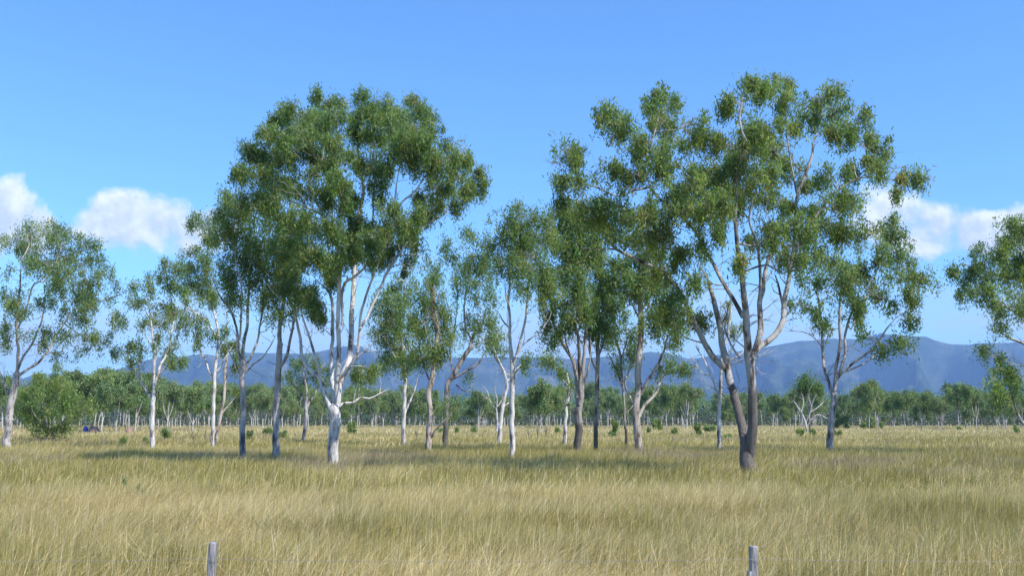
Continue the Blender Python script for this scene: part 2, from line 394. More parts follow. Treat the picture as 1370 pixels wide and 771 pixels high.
# 3 gum right of the big forked tree
traced(66, [
 (9.5, 8, [(1110,607),(1111,580),(1113,556),(1116,528)]),
 (5, 2, [(1115,532),(1109,515),(1102,489),(1101,474),(1100,440),(1096,411),(1093,394),(1083,374),(1071,366)]),
 (5, 2, [(1116,528),(1118,500),(1123,465),(1124,440),(1123,408),(1126,388),(1128,350)]),
 (4, 2, [(1118,510),(1128,485),(1131,470),(1130,451),(1137,423),(1148,411),(1157,400),(1177,383),(1191,370)]),
 (4, 2, [(1117,518),(1126,500),(1146,483),(1166,468),(1183,445),(1200,423)]),
 (2.5, 1.2, [(1128,498),(1146,492),(1160,484),(1174,474),(1190,460)]),
 (1.8, .8, [(1101,470),(1094,457),(1077,445),(1048,443)]),
 (2.5, 1.2, [(1157,400),(1170,370),(1184,340),(1194,312)]),
 ], [(1197,290,11,7),(1185,298,9,6),(1197,306,20,10),(1194,320,20,11),(1200,337,20,12),(1217,346,11,9),(1208,358,12,8),(1200,372,19,9),(1166,377,6),(1211,394,15,10),(1225,394,8),(1200,404,12,8),
 (1180,400,16,12),(1228,363,10,8),(1240,371,11,9),(1251,378,6),(1214,423,6),(1225,433,11,6),(1214,454,15,6),(1194,457,15,6),(1183,466,13,6),(1126,374,22,18),(1143,383,18,14),(1134,403,18,14),
 (1150,402,9,10),(1106,374,16,13),(1114,348,22,13),(1137,360,19,14),(1154,357,15,12),(1083,408,13,12),(1094,423,12,12),(1106,437,7),(1071,374,11,12),(1057,408,8),(1148,428,9,8),(1154,443,7,6),(1170,330,16,12),(1176,348,10)],
 MB['grey'], 'pale gum tree standing just right of the big forked tree, crown leaning right', seed=3, dens=1.0, leafL=.24, leafW=.075, spray=.42, per=40, mix=(5,2,3,.7,2))

# 4 half bare thin tree behind the forked tree
traced(71, [
 (5, 3.5, [(961,606),(962,558),(964,511),(966,480),(972,448),(978,415)]),
 (3, 1, [(963,535),(959,523),(951,503),(943,484),(932,465),(925,450)]),
 (2.5, .8, [(966,480),(980,465),(992,445),(1004,430)]),
 (2.2, .7, [(966,490),(985,478),(1010,460),(1028,440)]),
 (2.2, .7, [(965,500),(995,545),(1018,530),(1040,512)][0:1]+[(975,492),(1000,480),(1025,475),(1045,462)]),
 (1.6, .6, [(951,503),(940,500),(930,485),(918,470)]),
 ], [(981,440,9,7),(970,425,7,6),(994,437,5),(972,410,8,6)],
 MB['white'], 'thin half bare gum tree seen behind and left of the big forked trunk', seed=4, dens=.6, leafL=.22, leafW=.05, mix=(3,3,1,3,2))

# 5 tan trunk (852)
traced(66, [
 (10, 7, [(855,606),(853,575),(852,548),(854,520),(854,500),(857,452),(858,418),(856,395),(858,350)]),
 (4.5, 2, [(854,560),(862,543),(876,529),(883,512),(888,500),(898,485)]),
 (4.5, 2, [(856,530),(869,505),(880,488),(888,471),(893,452),(903,440)]),
 (4, 2, [(852,550),(842,529),(836,512),(844,490),(848,470)]),
 (3, 1.5, [(858,430),(850,415),(842,398),(836,380)]),
 (3, 1.5, [(858,418),(866,400),(874,380),(884,360)]),
 ], [(870,386,22,14),(849,393,16,12),(896,399,18,16),(885,417,22,15),(901,430,18,13),(909,441,14,9),(875,438,12,12),(870,422,14),(901,454,11,6),(852,375,20,14),(839,365,18,13),(865,367,18,13),(885,378,18,13),
 (880,349,22,14),(906,490,16,7),(919,491,9,6),(896,480,7,6),(845,345,16,12),(860,335,16,12),(884,494,6)],
 MB['tan'], 'gum tree with pinkish tan trunk and branching right limb, left of the forked tree', seed=5, leafL=.24, leafW=.075, spray=.42, per=40)

# 6 thin dark stem (838)
traced(76, [
 (3.5, 3, [(838,604),(837,575),(835,548),(833,514),(830,476),(823,452),(822,420)]),
 (2.5, 1.2, [(833,520),(826,500),(818,482),(812,470)]),
 (2, 1, [(831,480),(838,460),(842,440)]),
 ], [(823,391,17,15),(828,414,16,14),(813,424,17,15),(826,436,13),(836,461,15,12),(849,471,10,13),(835,482,10),(812,400,14),(818,455,9,8),(844,448,8),(824,492,6)],
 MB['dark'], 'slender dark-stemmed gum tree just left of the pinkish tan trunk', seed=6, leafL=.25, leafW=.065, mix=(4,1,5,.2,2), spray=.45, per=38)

# 7 (797)
traced(68, [
 (6, 5, [(798,606),(797,575),(798,548),(799,500),(800,469),(798,445),(797,424),(800,395)]),
 (3, 1.5, [(800,478),(806,462),(810,445),(815,425)]),
 (3, 1.5, [(799,500),(790,478),(788,455),(786,430)]),
 ], [(802,375,17,16),(813,370,17),(802,399,15,15),(802,424,12,14),(813,446,10),(792,445,10),(779,352,17,13),(792,336,19,14),(807,352,18,14),(823,360,17,14),(790,410,10),(814,410,10)],
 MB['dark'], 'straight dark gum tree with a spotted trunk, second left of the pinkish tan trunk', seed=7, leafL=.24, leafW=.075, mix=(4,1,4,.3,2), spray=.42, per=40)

# 8 many-stemmed dark (772)
traced(66, [
 (10, 10, [(773,606),(773,585),(774,565),(775,545)]),
 (6, 3, [(774,550),(772,520),(768,486),(754,462),(746,445),(739,424),(742,395)]),
 (6, 3, [(775,548),(776,515),(775,476),(773,450),(766,420),(762,380)]),
 (6, 3, [(776,548),(780,515),(781,480),(783,452),(784,425),(780,390)]),
 (3, 1.5, [(774,530),(770,500),(764,480),(758,460),(752,430)]),
 (3, 1.5, [(779,520),(786,500),(790,470),(788,440)]),
 (2, 1, [(785,455),(775,458),(766,450)]),
 (3, 1.5, [(772,560),(764,548),(760,542),(752,548)]),
 ], [(747,276,13,13),(765,279,16,13),(776,294,24,17),(786,307,20,15),(755,307,18,19),(765,322,22,17),(755,353,22,17),(744,369,18,14),(776,366,20,15),(729,384,12),(765,387,22,14),(755,405,20,12),
 (734,421,14,10),(770,410,20,13),(781,421,14),(765,431,16,11),(750,441,10),(786,395,14),(731,441,13,10),(796,335,17,13),(807,306,17,13),(748,332,16,12),(780,340,18,13),(790,440,8),(743,455,9,7),(790,320,16)],
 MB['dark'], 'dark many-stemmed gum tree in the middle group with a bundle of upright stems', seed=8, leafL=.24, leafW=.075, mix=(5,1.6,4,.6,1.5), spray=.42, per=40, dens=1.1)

# 9 slim pale (683)
traced(56, [
 (7.5, 6, [(684,613),(685,580),(685,548),(686,515),(686,490),(683,465)]),
 (5, 2.5, [(684,475),(682,452),(682,429),(680,405),(682,385),(682,366),(690,340)]),
 (4, 2, [(686,492),(692,470),(700,440),(704,420),(706,390),(712,360)]),
 (2.5, 1, [(690,478),(700,462),(712,452),(722,445),(737,424)]),
 (2.5, 1.2, [(681,410),(676,395),(677,380)]),
 (2.2, 1.2, [(682,440),(675,455),(668,432),(665,415)][0:1]+[(672,428),(666,415)]),
 (2.4, 1.2, [(688,500),(696,492),(706,484)]),
 ], [(693,277,13,7),(682,294,22,16),(703,290,22,16),(724,295,20,14),(735,307,14,18),(672,309,13,11),(698,309,24,18),(719,317,22,18),(674,330,19,16),(693,333,20,16),(713,338,22,16),(677,351,13,12),
 (703,356,20,14),(724,360,20,16),(729,379,20,13),(711,374,16),(736,391,14,9),(687,367,10),(667,352,10),(724,399,10,7),(706,481,11,9),(694,384,5)],
 MB['white'], 'slim pale gum tree in the middle with a smooth bright trunk and rounded crown', seed=9, leafL=.2, leafW=.052, spray=.4, dens=1.15)

# 10 tree with leaning limb (573)
traced(66, [
 (8, 7, [(572,609),(573,585),(575,560),(575,544),(574,526),(579,502),(583,470),(585,445),(580,410),(578,380)]),
 (3, 1.5, [(576,515),(568,492),(562,470),(560,445)]),
 (4, 1.2, [(574,590),(580,580),(588,570),(601,557),(606,546)]),
 (2.6, 1.2, [(583,460),(594,440),(602,415)]),
 (3, 1.5, [(580,500),(575,480),(572,455),(566,425)]),
 ], [(576,354,15,11),(578,367,13,12),(578,386,18,15),(573,404,18,14),(564,388,13),(594,424,12,13),(578,412,13),(602,412,10),(602,456,12,12),(563,430,13),(557,445,17,14),(576,456,17,14),(563,469,20,13),
 (578,482,12,12),(556,482,17,10),(602,440,11),(598,546,12,8),(607,532,8,6),(590,470,12,10),(585,436,10)],
 MB['tan'], 'brownish-trunked gum tree with a low bright leafy shoot on its right', seed=10, leafL=.22, leafW=.058, mix=(6,3,2,.3,1), spray=.42, per=40)
# 11 leaning tree behind it
traced(80, [
 (7, 6, [(596,599),(597,570),(597,540),(598,518),(606,502),(619,481),(630,464)]),
 (4, 2, [(628,467),(634,448),(645,435),(650,410)]),
 (4, 2, [(602,508),(612,504),(622,498),(640,487),(650,470)]),
 (2.5, 1.2, [(607,500),(603,480),(602,465),(608,440),(612,400),(606,350)]),
 (3, 1.5, [(632,460),(622,430),(622,400),(630,360),(634,325)]),
 (2, 1, [(610,515),(625,525),(634,510)]),
 ], [(604,328,15,14),(608,342,10),(633,315,17,12),(650,322,12,10),(620,357,17,14),(617,373,12),(643,360,18,14),(643,383,18,12),(643,398,12,7),(635,422,19,11),(630,441,16,12),(656,424,13),(648,456,14,8),
 (625,345,12,10),(662,437,10),(640,342,14),(655,372,12),(660,398,10),(614,389,7),(628,500,7,5),(650,345,12)],
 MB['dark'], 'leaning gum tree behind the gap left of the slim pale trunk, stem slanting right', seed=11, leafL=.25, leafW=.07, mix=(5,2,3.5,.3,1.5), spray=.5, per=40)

# 12 (540)
traced(88, [
 (5.5, 4.5, [(540,596),(540,570),(541,544),(542,515),(541,480),(535,440),(530,410)]),
 (3, 1.5, [(541,556),(544,548),(550,533),(556,518),(560,500)]),
 (2.4, 1.2, [(542,500),(534,485),(524,470),(517,450)]),
 (2, 1, [(535,440),(540,410),(545,380),(548,352)]),
 (2, .8, [(545,380),(538,375),(528,376)]),
 ], [(519,393,16,12),(535,388,12),(516,417,18,13),(506,430,13,12),(531,425,16),(541,400,12),(524,440,18,13),(516,461,13,9),(542,445,14,14),(537,466,15,11),(513,479,11,9),(529,482,16,10),(543,487,13),
 (545,353,9,6),(533,370,9,8),(553,377,8,8),(550,422,10),(515,490,9,7),(508,408,12,10),(502,448,9,9),(525,408,14),(550,470,10)],
 MB['white'], 'white-trunked gum tree between the tallest white gum and the brownish trunk', seed=12, leafL=.28, leafW=.075, spray=.5, per=40, mix=(4,2,3,.3,3))

# 13 (368)
traced(53, [
 (10, 8, [(368,614),(369,590),(370,570),(370,540),(371,518),(372,500),(373,487),(374,460)]),
 (6, 3, [(374,465),(375,437),(379,406),(385,370),(392,335),(398,300)]),
 (5, 2.5, [(373,493),(380,484),(385,470),(388,455),(391,438),(396,420),(404,400)]),
 (2.4, 1.2, [(377,425),(367,405),(358,385),(352,360)]),
 (2.4, 1.2, [(380,400),(372,380),(370,350),(368,320)]),
 ], [(365,292,22,16),(386,310,18,14),(360,320,22,16),(370,341,20,15),(391,333,20,14),(360,362,20,14),(386,362,18,14),(355,385,16,11),(370,397,14,9),(396,385,14),(375,416,8),(350,345,14,12),(378,378,16,11),(392,412,9,7),(363,420,8,6)],
 MB['grey'], 'straight grey gum tree, first trunk left of the tallest white gum', seed=13, leafL=.2, leafW=.052, spray=.4, mix=(6,2.5,3,.4,1.5), dens=1.15)
# 14 (325)
traced(53, [
 (8.5, 7, [(325,614),(325,590),(325,570),(325,531),(323,505),(325,482)]),
 (5, 2.5, [(324,488),(327,456),(331,432),(332,396),(336,360),(340,320)]),
 (4, 2, [(324,492),(318,466),(316,437),(308,416),(292,393),(284,372)]),
 (4, 2, [(325,497),(332,486),(341,466),(346,448),(352,401),(350,370)]),
 (3, 1.5, [(320,455),(322,432),(323,390),(316,350),(310,310)]),
 (2.4, 1, [(323,505),(316,490),(306,470),(298,452)]),
 (2.4, 1.2, [(328,500),(338,488),(352,478),(362,462),(368,450)]),
 ], [(308,258,14,11),(292,277,13,11),(305,289,13),(321,275,18,15),(342,284,22,16),(318,297,18,14),(334,313,22,15),(316,320,16),(300,339,12,10),(318,333,16),(340,336,20,13),(334,357,16,14),(318,367,16),(308,380,14,12),(313,396,12),
 (339,375,12,12),(300,360,9),(326,398,9,8),(296,316,10,9),(350,398,8),(302,300,8)],
 MB['grey'], 'upright gum tree with a grey lit trunk, second trunk left of the tallest white gum', seed=14, leafL=.2, leafW=.052, spray=.4, mix=(6,2,3,.3,2), dens=1.15)
# 15 (284) and 16 (288 tan)
traced(79, [
 (5.2, 4.5, [(284,601),(284,580),(285,559),(286,535),(287,510),(289,482)]),
 (3.5, 1.8, [(289,485),(292,451),(280,433),(257,416),(240,402)][0:2]+[(288,425),(280,395),(276,360),(280,310)]),
 (2.6, 1.4, [(291,455),(280,435),(266,422),(257,416),(243,406)]),
 (2.6, 1.4, [(288,505),(280,498),(274,480),(264,462),(258,440)]),
 (2.2, 1.2, [(290,470),(300,450),(304,430),(300,405)]),
 (2.0, 1.0, [(287,500),(294,492),(302,478),(312,462)]),
 ], [(253,297,8),(271,287,12,11),(279,302,13,12),(271,313,10),(284,321,11,9),(264,328,6),(251,336,7,6),(256,352,13,12),(274,344,13),(253,370,13,13),(277,364,15,13),(261,385,15,13),(282,380,13),(253,396,10),
 (282,401,10,8),(261,428,15,8),(271,438,12,8),(243,416,12,8),(264,455,9,11),(290,395,8),(245,437,7),(300,440,7),(290,450,6)],
 MB['white'], 'slender white gum tree left of the two grey trunks, narrow crown beside the cloud', seed=15, leafL=.24, leafW=.065, spray=.42, per=40, mix=(5,2,3,.3,3))
traced(80, [
 (4.6, 3.6, [(288,601),(291,580),(295,559),(300,529),(301,497),(305,470)]),
 (2.4, 1, [(296,555),(306,543),(315,532),(320,524)]),
 (2, 1, [(301,510),(308,498),(316,492)]),
 ], [(308,462,9,7),(314,488,6,5),(322,520,6,5),(300,466,6),(318,476,7)],
 MB['tan'], 'thin tan gum tree slanting right from the foot of a slender white gum', seed=16, leafL=.26, leafW=.065, per=34, mix=(5,4,1,.5,2))
# 17 (203)
traced(74, [
 (6.2, 5.8, [(203,603),(203,580),(204,559),(205,532)]),
 (3.6, 1.4, [(205,536),(198,527),(189,512),(181,500),(172,488),(166,478)]),
 (4.2, 1.8, [(205,532),(206,510),(206,485),(205,463),(201,428),(194,416),(186,408)]),
 (4, 2, [(206,520),(211,503),(216,488),(222,475),(229,447),(232,420),(226,385)]),
 (2.6, 1.2, [(211,503),(222,492),(231,488),(243,479)]),
 (2, 1, [(187,508),(185,496),(187,484),(188,472)]),
 (1.6, .8, [(202,436),(200,405),(198,380)]),
 (2, 1, [(206,500),(210,470),(213,450)]),
 (1.8, .8, [(205,465),(196,450),(192,438)]),
 ], [(198,373,11,7),(203,388,6),(194,400,7,6),(184,407,8,6),(191,433,7,9),(205,428,9,10),(159,468,8,8),(173,463,6,7),(183,458,8,7),(189,470,7,11),(175,482,4),(212,451,6,11),(240,479,12,7),(229,484,9,6),(233,461,6,7),
 (224,468,6,7),(224,353,9,9),(222,368,11,11),(238,360,8),(226,382,12,10),(241,381,9,9),(224,412,14,10),(236,419,13,9),(222,433,5)],
 MB['white'], 'small slender white gum tree with sparse tufted crown, alone on the left', seed=17, leafL=.23, leafW=.06, spray=.38, per=40, mix=(5,2,2,.4,4))
# 18 left edge (10)
traced(76, [
 (9.5, 9, [(10,602),(10,580),(12,560),(15,539),(19,515),(22,500)]),
 (4.5, 2, [(21,508),(27,502),(38,494),(50,487),(62,473),(70,459),(86,433),(104,417)]),
 (4.5, 2, [(22,502),(24,475),(23,449),(22,425),(26,395),(28,350)]),
 (3.5, 1.8, [(24,495),(31,477),(42,462),(49,446),(57,425),(60,400)]),
 (3, 1.2, [(13,555),(18,563),(25,559)]),
 (3.5, 1.6, [(16,535),(8,520),(2,505),(-6,480),(-12,440)]),
 (2.4, 1.2, [(24,440),(35,415),(43,384),(52,377),(60,376),(75,350),(85,320)]),
 (2, 1, [(86,433),(110,450),(135,458),(160,470)]),
 (2, 1, [(104,417),(125,405),(145,400),(168,392)]),
 (2, 1, [(28,350),(38,330),(42,310)]),
 ], [(40,301,11,9),(60,302,7),(73,303,13,8),(86,306,7),(23,319,13,11),(3,316,6),(39,319,12,10),(67,317,15,12),(99,316,11,9),(109,322,9),(23,332,11,8),(49,337,15,11),(88,332,13),(119,329,13,11),(130,340,8),(109,342,13,9),
 (42,355,15,13),(62,350,17,13),(83,342,13),(91,360,19,15),(70,366,9),(13,358,7),(122,366,13,11),(140,355,9),(109,384,19,13),(127,381,15,11),(86,376,13,11),(69,384,8),(140,366,8),(99,399,20,13),(119,397,18,13),
 (60,402,14,9),(80,397,11),(145,399,9,7),(156,381,5),(173,381,8,7),(174,394,8),(119,410,14,9),(88,415,13,9),(112,425,16,11),(16,392,12,11),(29,405,16,11),(13,407,9),(26,420,13,9),(5,433,9),(65,436,9,7),
 (39,443,9,6),(67,446,11,7),(91,449,15,9),(112,446,17,8),(130,449,13,7),(148,446,8,6),(158,420,7,6),(166,430,7,9),(150,428,5),(125,462,11,5),(80,472,9,5),(60,459,8),(104,467,5),(5,446,8,10),(5,464,8),
 (-12,400,14),(-18,440,14),(-15,360,13),(-25,420,12)],
 MB['grey'], 'spreading gum tree at the far left edge with a rounded open crown', seed=18, leafL=.23, leafW=.062, spray=.42, per=38, mix=(5,2,3,.4,3), dens=.95)
# 19 bushy sapling tree left
traced(98, [
 (2.4, 1.8, [(76,596),(70,580),(62,565),(60,540),(62,515)]),
 (1.8, 1, [(68,582),(80,570),(90,555),(98,535)]),
 (1.6, 1, [(64,572),(50,560),(40,545)]),
 (1.5, 1, [(72,588),(48,585),(38,572)]),
 ], [(62,507,16,10),(74,498,10),(45,522,12),(72,522,20,11),(97,526,12,9),(35,539,13,13),(57,544,20,13),(87,544,19,13),(104,547,10),(37,564,13,9),(62,565,20,11),(84,565,15,9),(118,547,8,6),(30,524,8)],
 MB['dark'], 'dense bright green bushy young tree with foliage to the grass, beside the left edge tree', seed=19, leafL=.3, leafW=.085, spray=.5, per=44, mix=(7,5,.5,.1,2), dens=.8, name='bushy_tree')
# 20 (408)
traced(98, [
 (5, 4.4, [(407,592),(407,580),(409,565),(410,548),(411,532)]),
 (3.4, 1.6, [(410,545),(404,531),(395,518),(386,507),(378,502)]),
 (3.4, 1.8, [(411,535),(409,515),(406,495),(408,478)]),
 (3, 1.5, [(411,545),(417,535),(422,526),(428,510)]),
 ], [(400,505,10,7),(426,503,11,8),(412,482,12,8),(438,492,9,7),(381,500,9,6),(396,485,9,7),(424,487,8),(436,512,7,6)],
 MB['grey'], 'short crooked gum tree seen further back between the grey trunk and the tallest white gum', seed=20, leafL=.3, leafW=.08, per=40, spray=.5)
# 21 (670)
traced(93, [
 (7, 2, [(669,595),(669,580),(670,564),(674,538),(678,518),(674,497),(662,476),(666,456)]),
 (2.5, 1.2, [(674,545),(680,540),(690,535)]),
 (3, 1.5, [(674,497),(668,484),(662,470),(656,455)]),
 (2.4, 1.2, [(677,512),(688,498),(700,485)]),
 ], [(666,447,10,8),(658,452,8),(672,464,7),(732,484,9,8),(728,476,7,5)][:3]+[(655,462,6)],
 MB['white'], 'leaning white trunk behind and just left of the slim pale gum tree', seed=21, leafL=.3, leafW=.08, per=40, spray=.5)
# 22 (756)
traced(83, [
 (6, 1.5, [(756,596),(756,580),(757,557),(758,536),(761,515),(758,500)]),
 (2.8, 1.4, [(758,540),(764,528),(770,515)]),
 (2.4, 1.2, [(760,518),(750,505),(742,490),(735,482)]),
 ], [(756,504,10,8),(748,494,9,7),(734,484,12,10),(742,478,8),(764,512,8,6),(728,478,7)],
 MB['white'], 'pale gum trunk further back just left of the dark many-stemmed tree', seed=22, leafL=.28, leafW=.075, per=40, spray=.5)
# 23 right edge tree (trunk outside the frame)
traced(60, [
 (13, 11, [(1436,612),(1434,570),(1428,520),(1424,480)]),
 (6, 2, [(1426,500),(1400,475),(1372,461),(1350,452),(1330,438)]),
 (6, 2, [(1424,485),(1400,440),(1380,425),(1360,418),(1340,408),(1325,398)]),
 (6, 2, [(1424,480),(1415,430),(1395,395),(1372,380),(1352,372),(1320,364),(1290,360)]),
 (5, 2, [(1415,430),(1405,370),(1385,335),(1362,315)]),
 (4, 1.6, [(1432,560),(1400,585),(1376,575),(1362,555),(1356,535),(1345,505),(1330,480),(1316,465)]),
 (3, 1.5, [(1428,520),(1400,500),(1370,490),(1350,487)]),
 (5, 2, [(1424,480),(1440,420),(1450,360)]),
 ], [(1353,296,16,9),(1366,307,12),(1341,318,8,6),(1310,334,10,7),(1337,331,13,11),(1357,323,17,13),(1294,354,15,9),(1271,362,13,6),(1318,350,13,11),(1349,350,19,13),(1294,373,13,9),(1287,388,8),(1322,373,17,13),
 (1306,393,11,9),(1329,393,15,11),(1357,370,17,11),(1333,412,11,9),(1341,436,12,7),(1363,393,12,9),(1361,412,13,9),(1375,340,16),(1385,370,18),(1395,320,18),(1390,400,16),(1410,345,18),(1380,295,14),(1425,370,20),(1440,330,20),(1455,390,20),
 (1314,463,9,6),(1329,476,11,7),(1337,494,13,9),(1357,513,13,9),(1326,513,12,8),(1337,528,15,9),(1352,498,10),(1430,300,18),(1405,440,14),(1460,350,18)],
 MB['grey'], 'gum tree at the right edge of the picture with branches reaching in and hanging low', seed=23, leafL=.21, leafW=.058, spray=.4, mix=(6,2,3,.1,2), dens=1.45)
# 24 dead trees
traced(170, [
 (3, 2, [(1081,577),(1076,562),(1071,550)]),
 (1.8, .8, [(1074,556),(1067,545),(1061,536)]),
 (1.8, .8, [(1078,566),(1084,552),(1088,536),(1094,526)]),
 (1.6, .7, [(1084,552),(1094,546),(1104,536)]),
 (1.6, .7, [(1080,570),(1092,556),(1106,560),(1112,562)]),
 (1.4, .6, [(1072,552),(1075,538),(1072,526)]),
 (1.3, .6, [(1086,545),(1082,532),(1084,520)]),
 ], [], MB['dead'], 'bleached dead tree with bare white branches, right of the big forked tree', seed=24, name='dead_tree')
traced(185, [
 (2.2, 2, [(1083,577),(1083,560),(1082,540),(1081,520)]),
 (1.4, .8, [(1082,545),(1075,532),(1070,524)]),
 (1.4, .8, [(1082,540),(1090,528),(1094,520)]),
 ], [(1081,506,9,6),(1074,516,9,6),(1090,513,10,7),(1082,521,10,6),(1068,522,5),(1096,521,6)], MB['dark'], 'dark leafy tree standing right behind the bleached dead tree', seed=25, leafL=.5, leafW=.14, per=40, spray=.8, mix=(3,0,6,0,1), dens=2.2)
traced(190, [
 (3.2, 2, [(665,579),(665,562),(664,546)]),
 (1.8, .8, [(664,548),(656,538),(652,524),(648,518)]),
 (1.8, .8, [(664,548),(665,534),(662,522),(664,512)]),
 (1.6, .8, [(665,545),(671,537),(673,526)]),
 (1.2, .6, [(654,534),(649,532),(645,527)]),
 ], [], MB['dead'], 'small bleached dead tree left of the leaning white trunk', seed=26, name='dead_tree')

# dark parasite clump hanging between the crowns
rng = np.random.default_rng(61)
c0 = W(541, 366, 87.5)
q = in_ball(900) * np.array([.36, .34, .55]); q[:, 0] *= 1 - .35 * q[:, 2]
v, t = leaves(q, .16, .045, .8, (0, 0, 1, 0, 0)); t = t * .32
mt = lnk('mistletoe_clump', quads_mesh('mistletoe_clump', v, np.arange(len(v)).reshape(-1, 4), t), ML, None, tuple(c0))
tag(mt, 'dark dense mistletoe clump hanging in the gap right of the tallest white gum', 'mistletoe')
# ------------------------------------------------------------------ far wood
def proto(seed, kind):
    global rng
    rng = np.random.default_rng(500 + seed)
    H = 12.0; limbs = []; cl = []
    lean = rng.normal() * .5; fk = H * rng.uniform(.22, .45); tw = rng.uniform(.10, .17)
    top = np.array([lean, 0, fk])
    limbs.append((np.array([[0, 0, -.2], [lean * .3, 0, fk * .5], top, [lean * 1.3, .2, fk + (H - fk) * .5]]), np.array([tw * 1.2, tw, tw * .9, tw * .4])))
    ns = int(rng.integers(2, 5))
    for i in range(ns):
        a = i * 2 * math.pi / ns + rng.random(); e = rng.uniform(1.2, 2.9)
        end = np.array([lean + math.cos(a) * e, math.sin(a) * e, fk + (H - fk) * rng.uniform(.5, .85)])
        st = top - np.array([0, 0, rng.uniform(0, fk * .25)])
        mid = (st * .55 + end * .45) + np.array([math.cos(a), math.sin(a), 0]) * .35
        limbs.append((np.array([st, mid, end]), np.array([tw * .65, tw * .5, tw * .2])))
    wide = {0: 3.3, 1: 2.5, 2: 4.2}[kind]; low = {0: .56, 1: .46, 2: .60}[kind]; nC = {0: 15, 1: 14, 2: 18}[kind]
    for i in range(nC):
        a = rng.random() * 6.283; q = math.sqrt(rng.random()); z = rng.uniform(low, 1.0)
        prof = math.sqrt(max(.1, 1 - ((z - low - .18) / (1.02 - low - .18)) ** 2)) if z > low + .18 else .8
        s_ = rng.uniform(.7, 1.25)
        cl.append((np.array([lean + math.cos(a) * q * wide * prof, math.sin(a) * q * wide * prof, z * (H - .5)]), s_, s_, s_ * .72))
    return limbs, cl
def build_proto(i, label, group, loc):
    kind = (0, 1, 0, 2, 1, 0, 2, 1)[i]
    l, c = proto(i, kind)
    mix = [(4, 2, 3, .3, 7), (6, 4, 1, .2, 5), (3, 1, 5, .3, 5), (3, 2, 1, .8, 8)][i % 4]
    o = grow_tree((0, 0, 0), l, c, MB['far'], label, 'tree', group, 'gum_tree', dens=1.25, leafL=.42, leafW=.16, spray=.6, per=30, mix=mix, mleaf=MLF, sides=6, rough=0, twigs=False)
    return o
def copy_tree(o):
    c = o.copy(); COL.objects.link(c)
    for ch in o.children:
        d = ch.copy(); COL.objects.link(d); d.parent = c
    return c
WG = 'gum trees along the edge of the far wood'
protos = [build_proto(i, 'x', WG, None) for i in range(8)]
used = [False] * 8
def place(i, px, D, h, rot, label, group):
    global used
    if not used[i]: o = protos[i]; used[i] = True
    else: o = copy_tree(protos[i])
    x = (px - CX) / F * D * (1 / (cp + .0)) * cp
    o.location = (x, D, 0); s = h / 12.0; o.scale = (s * fr.uniform(.85, 1.15), s, s); o.rotation_euler = (0, 0, rot)
    o['label'] = label; o['category'] = 'tree'
    if group: o['group'] = group
    elif 'group' in o: del o['group']
    return o
fr = random.Random(5)
topx = [-60, 0, 40, 110, 135, 180, 200, 235, 290, 320, 560, 610, 700, 725, 760, 830, 860, 900, 940, 1000, 1060, 1120, 1150, 1200, 1240, 1275, 1310, 1370, 1450]
topy = [500, 502, 502, 495, 492, 492, 500, 512, 506, 512, 514, 527, 525, 514, 512, 514, 514, 512, 524, 522, 524, 524, 520, 520, 530, 516, 524, 518, 518]
def hat(px, ytop, D): return (HOR - ytop) * D / F + CAMZ
feat = [(10, 502, 205, 0, 'far gum tree showing behind the trunk of the left edge tree'),
 (120, 494, 195, 2, 'tall dark-crowned gum tree just right of the bushy young tree'),
 (141, 489, 190, 1, 'pale straight far trunk under a tall crown, right of the bushy young tree'),
 (160, 506, 168, 6, 'low wide far tree with drooping grey-green crown, left of small slender gum'),
 (186, 494, 200, 2, 'dark round-topped far tree just left of the small slender white gum'),
 (228, 508, 180, 3, 'far gum tree with twin pale stems right of the small slender white gum'),
 (262, 508, 172, 4, 'bright green leafy tree behind the feet of the slender white gums'),
 (355, 520, 215, 3, 'far tree between the two grey trunks'),
 (460, 527, 240, 1, 'far gum tree with white fork directly right of the tallest white gum trunk'),
 (722, 505, 150, 4, 'fresh green far tree between the slim pale trunk and the dark stems'),
 (745, 520, 175, 5, 'grey-green tree behind the pale trunk left of the dark bundle of stems'),
 (640, 522, 260, 0, 'far tree behind the small bleached dead tree'),
 (890, 511, 235, 6, 'broad far gum with white forked trunk, left of the big forked tree'),
 (916, 512, 240, 3, 'round far gum with stout pale trunk, nearest left of the forked tree'),
 (865, 520, 250, 0, 'far tree partly hidden by the pinkish tan trunk'),
 (1060, 522, 260, 5, 'far tree left of the bleached dead tree'),
 (1158, 505, 250, 1, 'tall thin-crowned far gum rising above the wood in the right half'),
 (1206, 519, 235, 6, 'wide flat-topped dark far gum tree in the open right half of the wood edge'),
 (1228, 522, 240, 2, 'dark far gum tree beside the wide flat-topped one'),
 (1277, 508, 235, 6, 'tallest broad pale far gum near the right end of the wood'),
 (1300, 519, 240, 3, 'slimmer far gum tree right beside the tallest broad pale one'),
 (1340, 520, 240, 4, 'far gum tree beneath the low hanging branch at the right edge')]
for px, yt, D, k, lab in feat:
    place(k, px, D, hat(px, yt, D), fr.uniform(0, 6.28), lab, None)
n = 0
WL = 'slender white-trunked gum tree in the dense line along the far edge of the field'
while n < 262:
    px = fr.uniform(-90, 1460); 
    D = (fr.uniform(198, 330) if px < 300 else fr.uniform(262, 400))
    yt = np.interp(px, topx, topy) + abs(fr.gauss(0, 15)) - (6 if fr.random() < .08 else 0) + (4 if D < 240 else 0)
    k = fr.randrange(8)
    place(k, px, D, hat(px, yt, D), fr.uniform(0, 6.28), WL, WG); n += 1
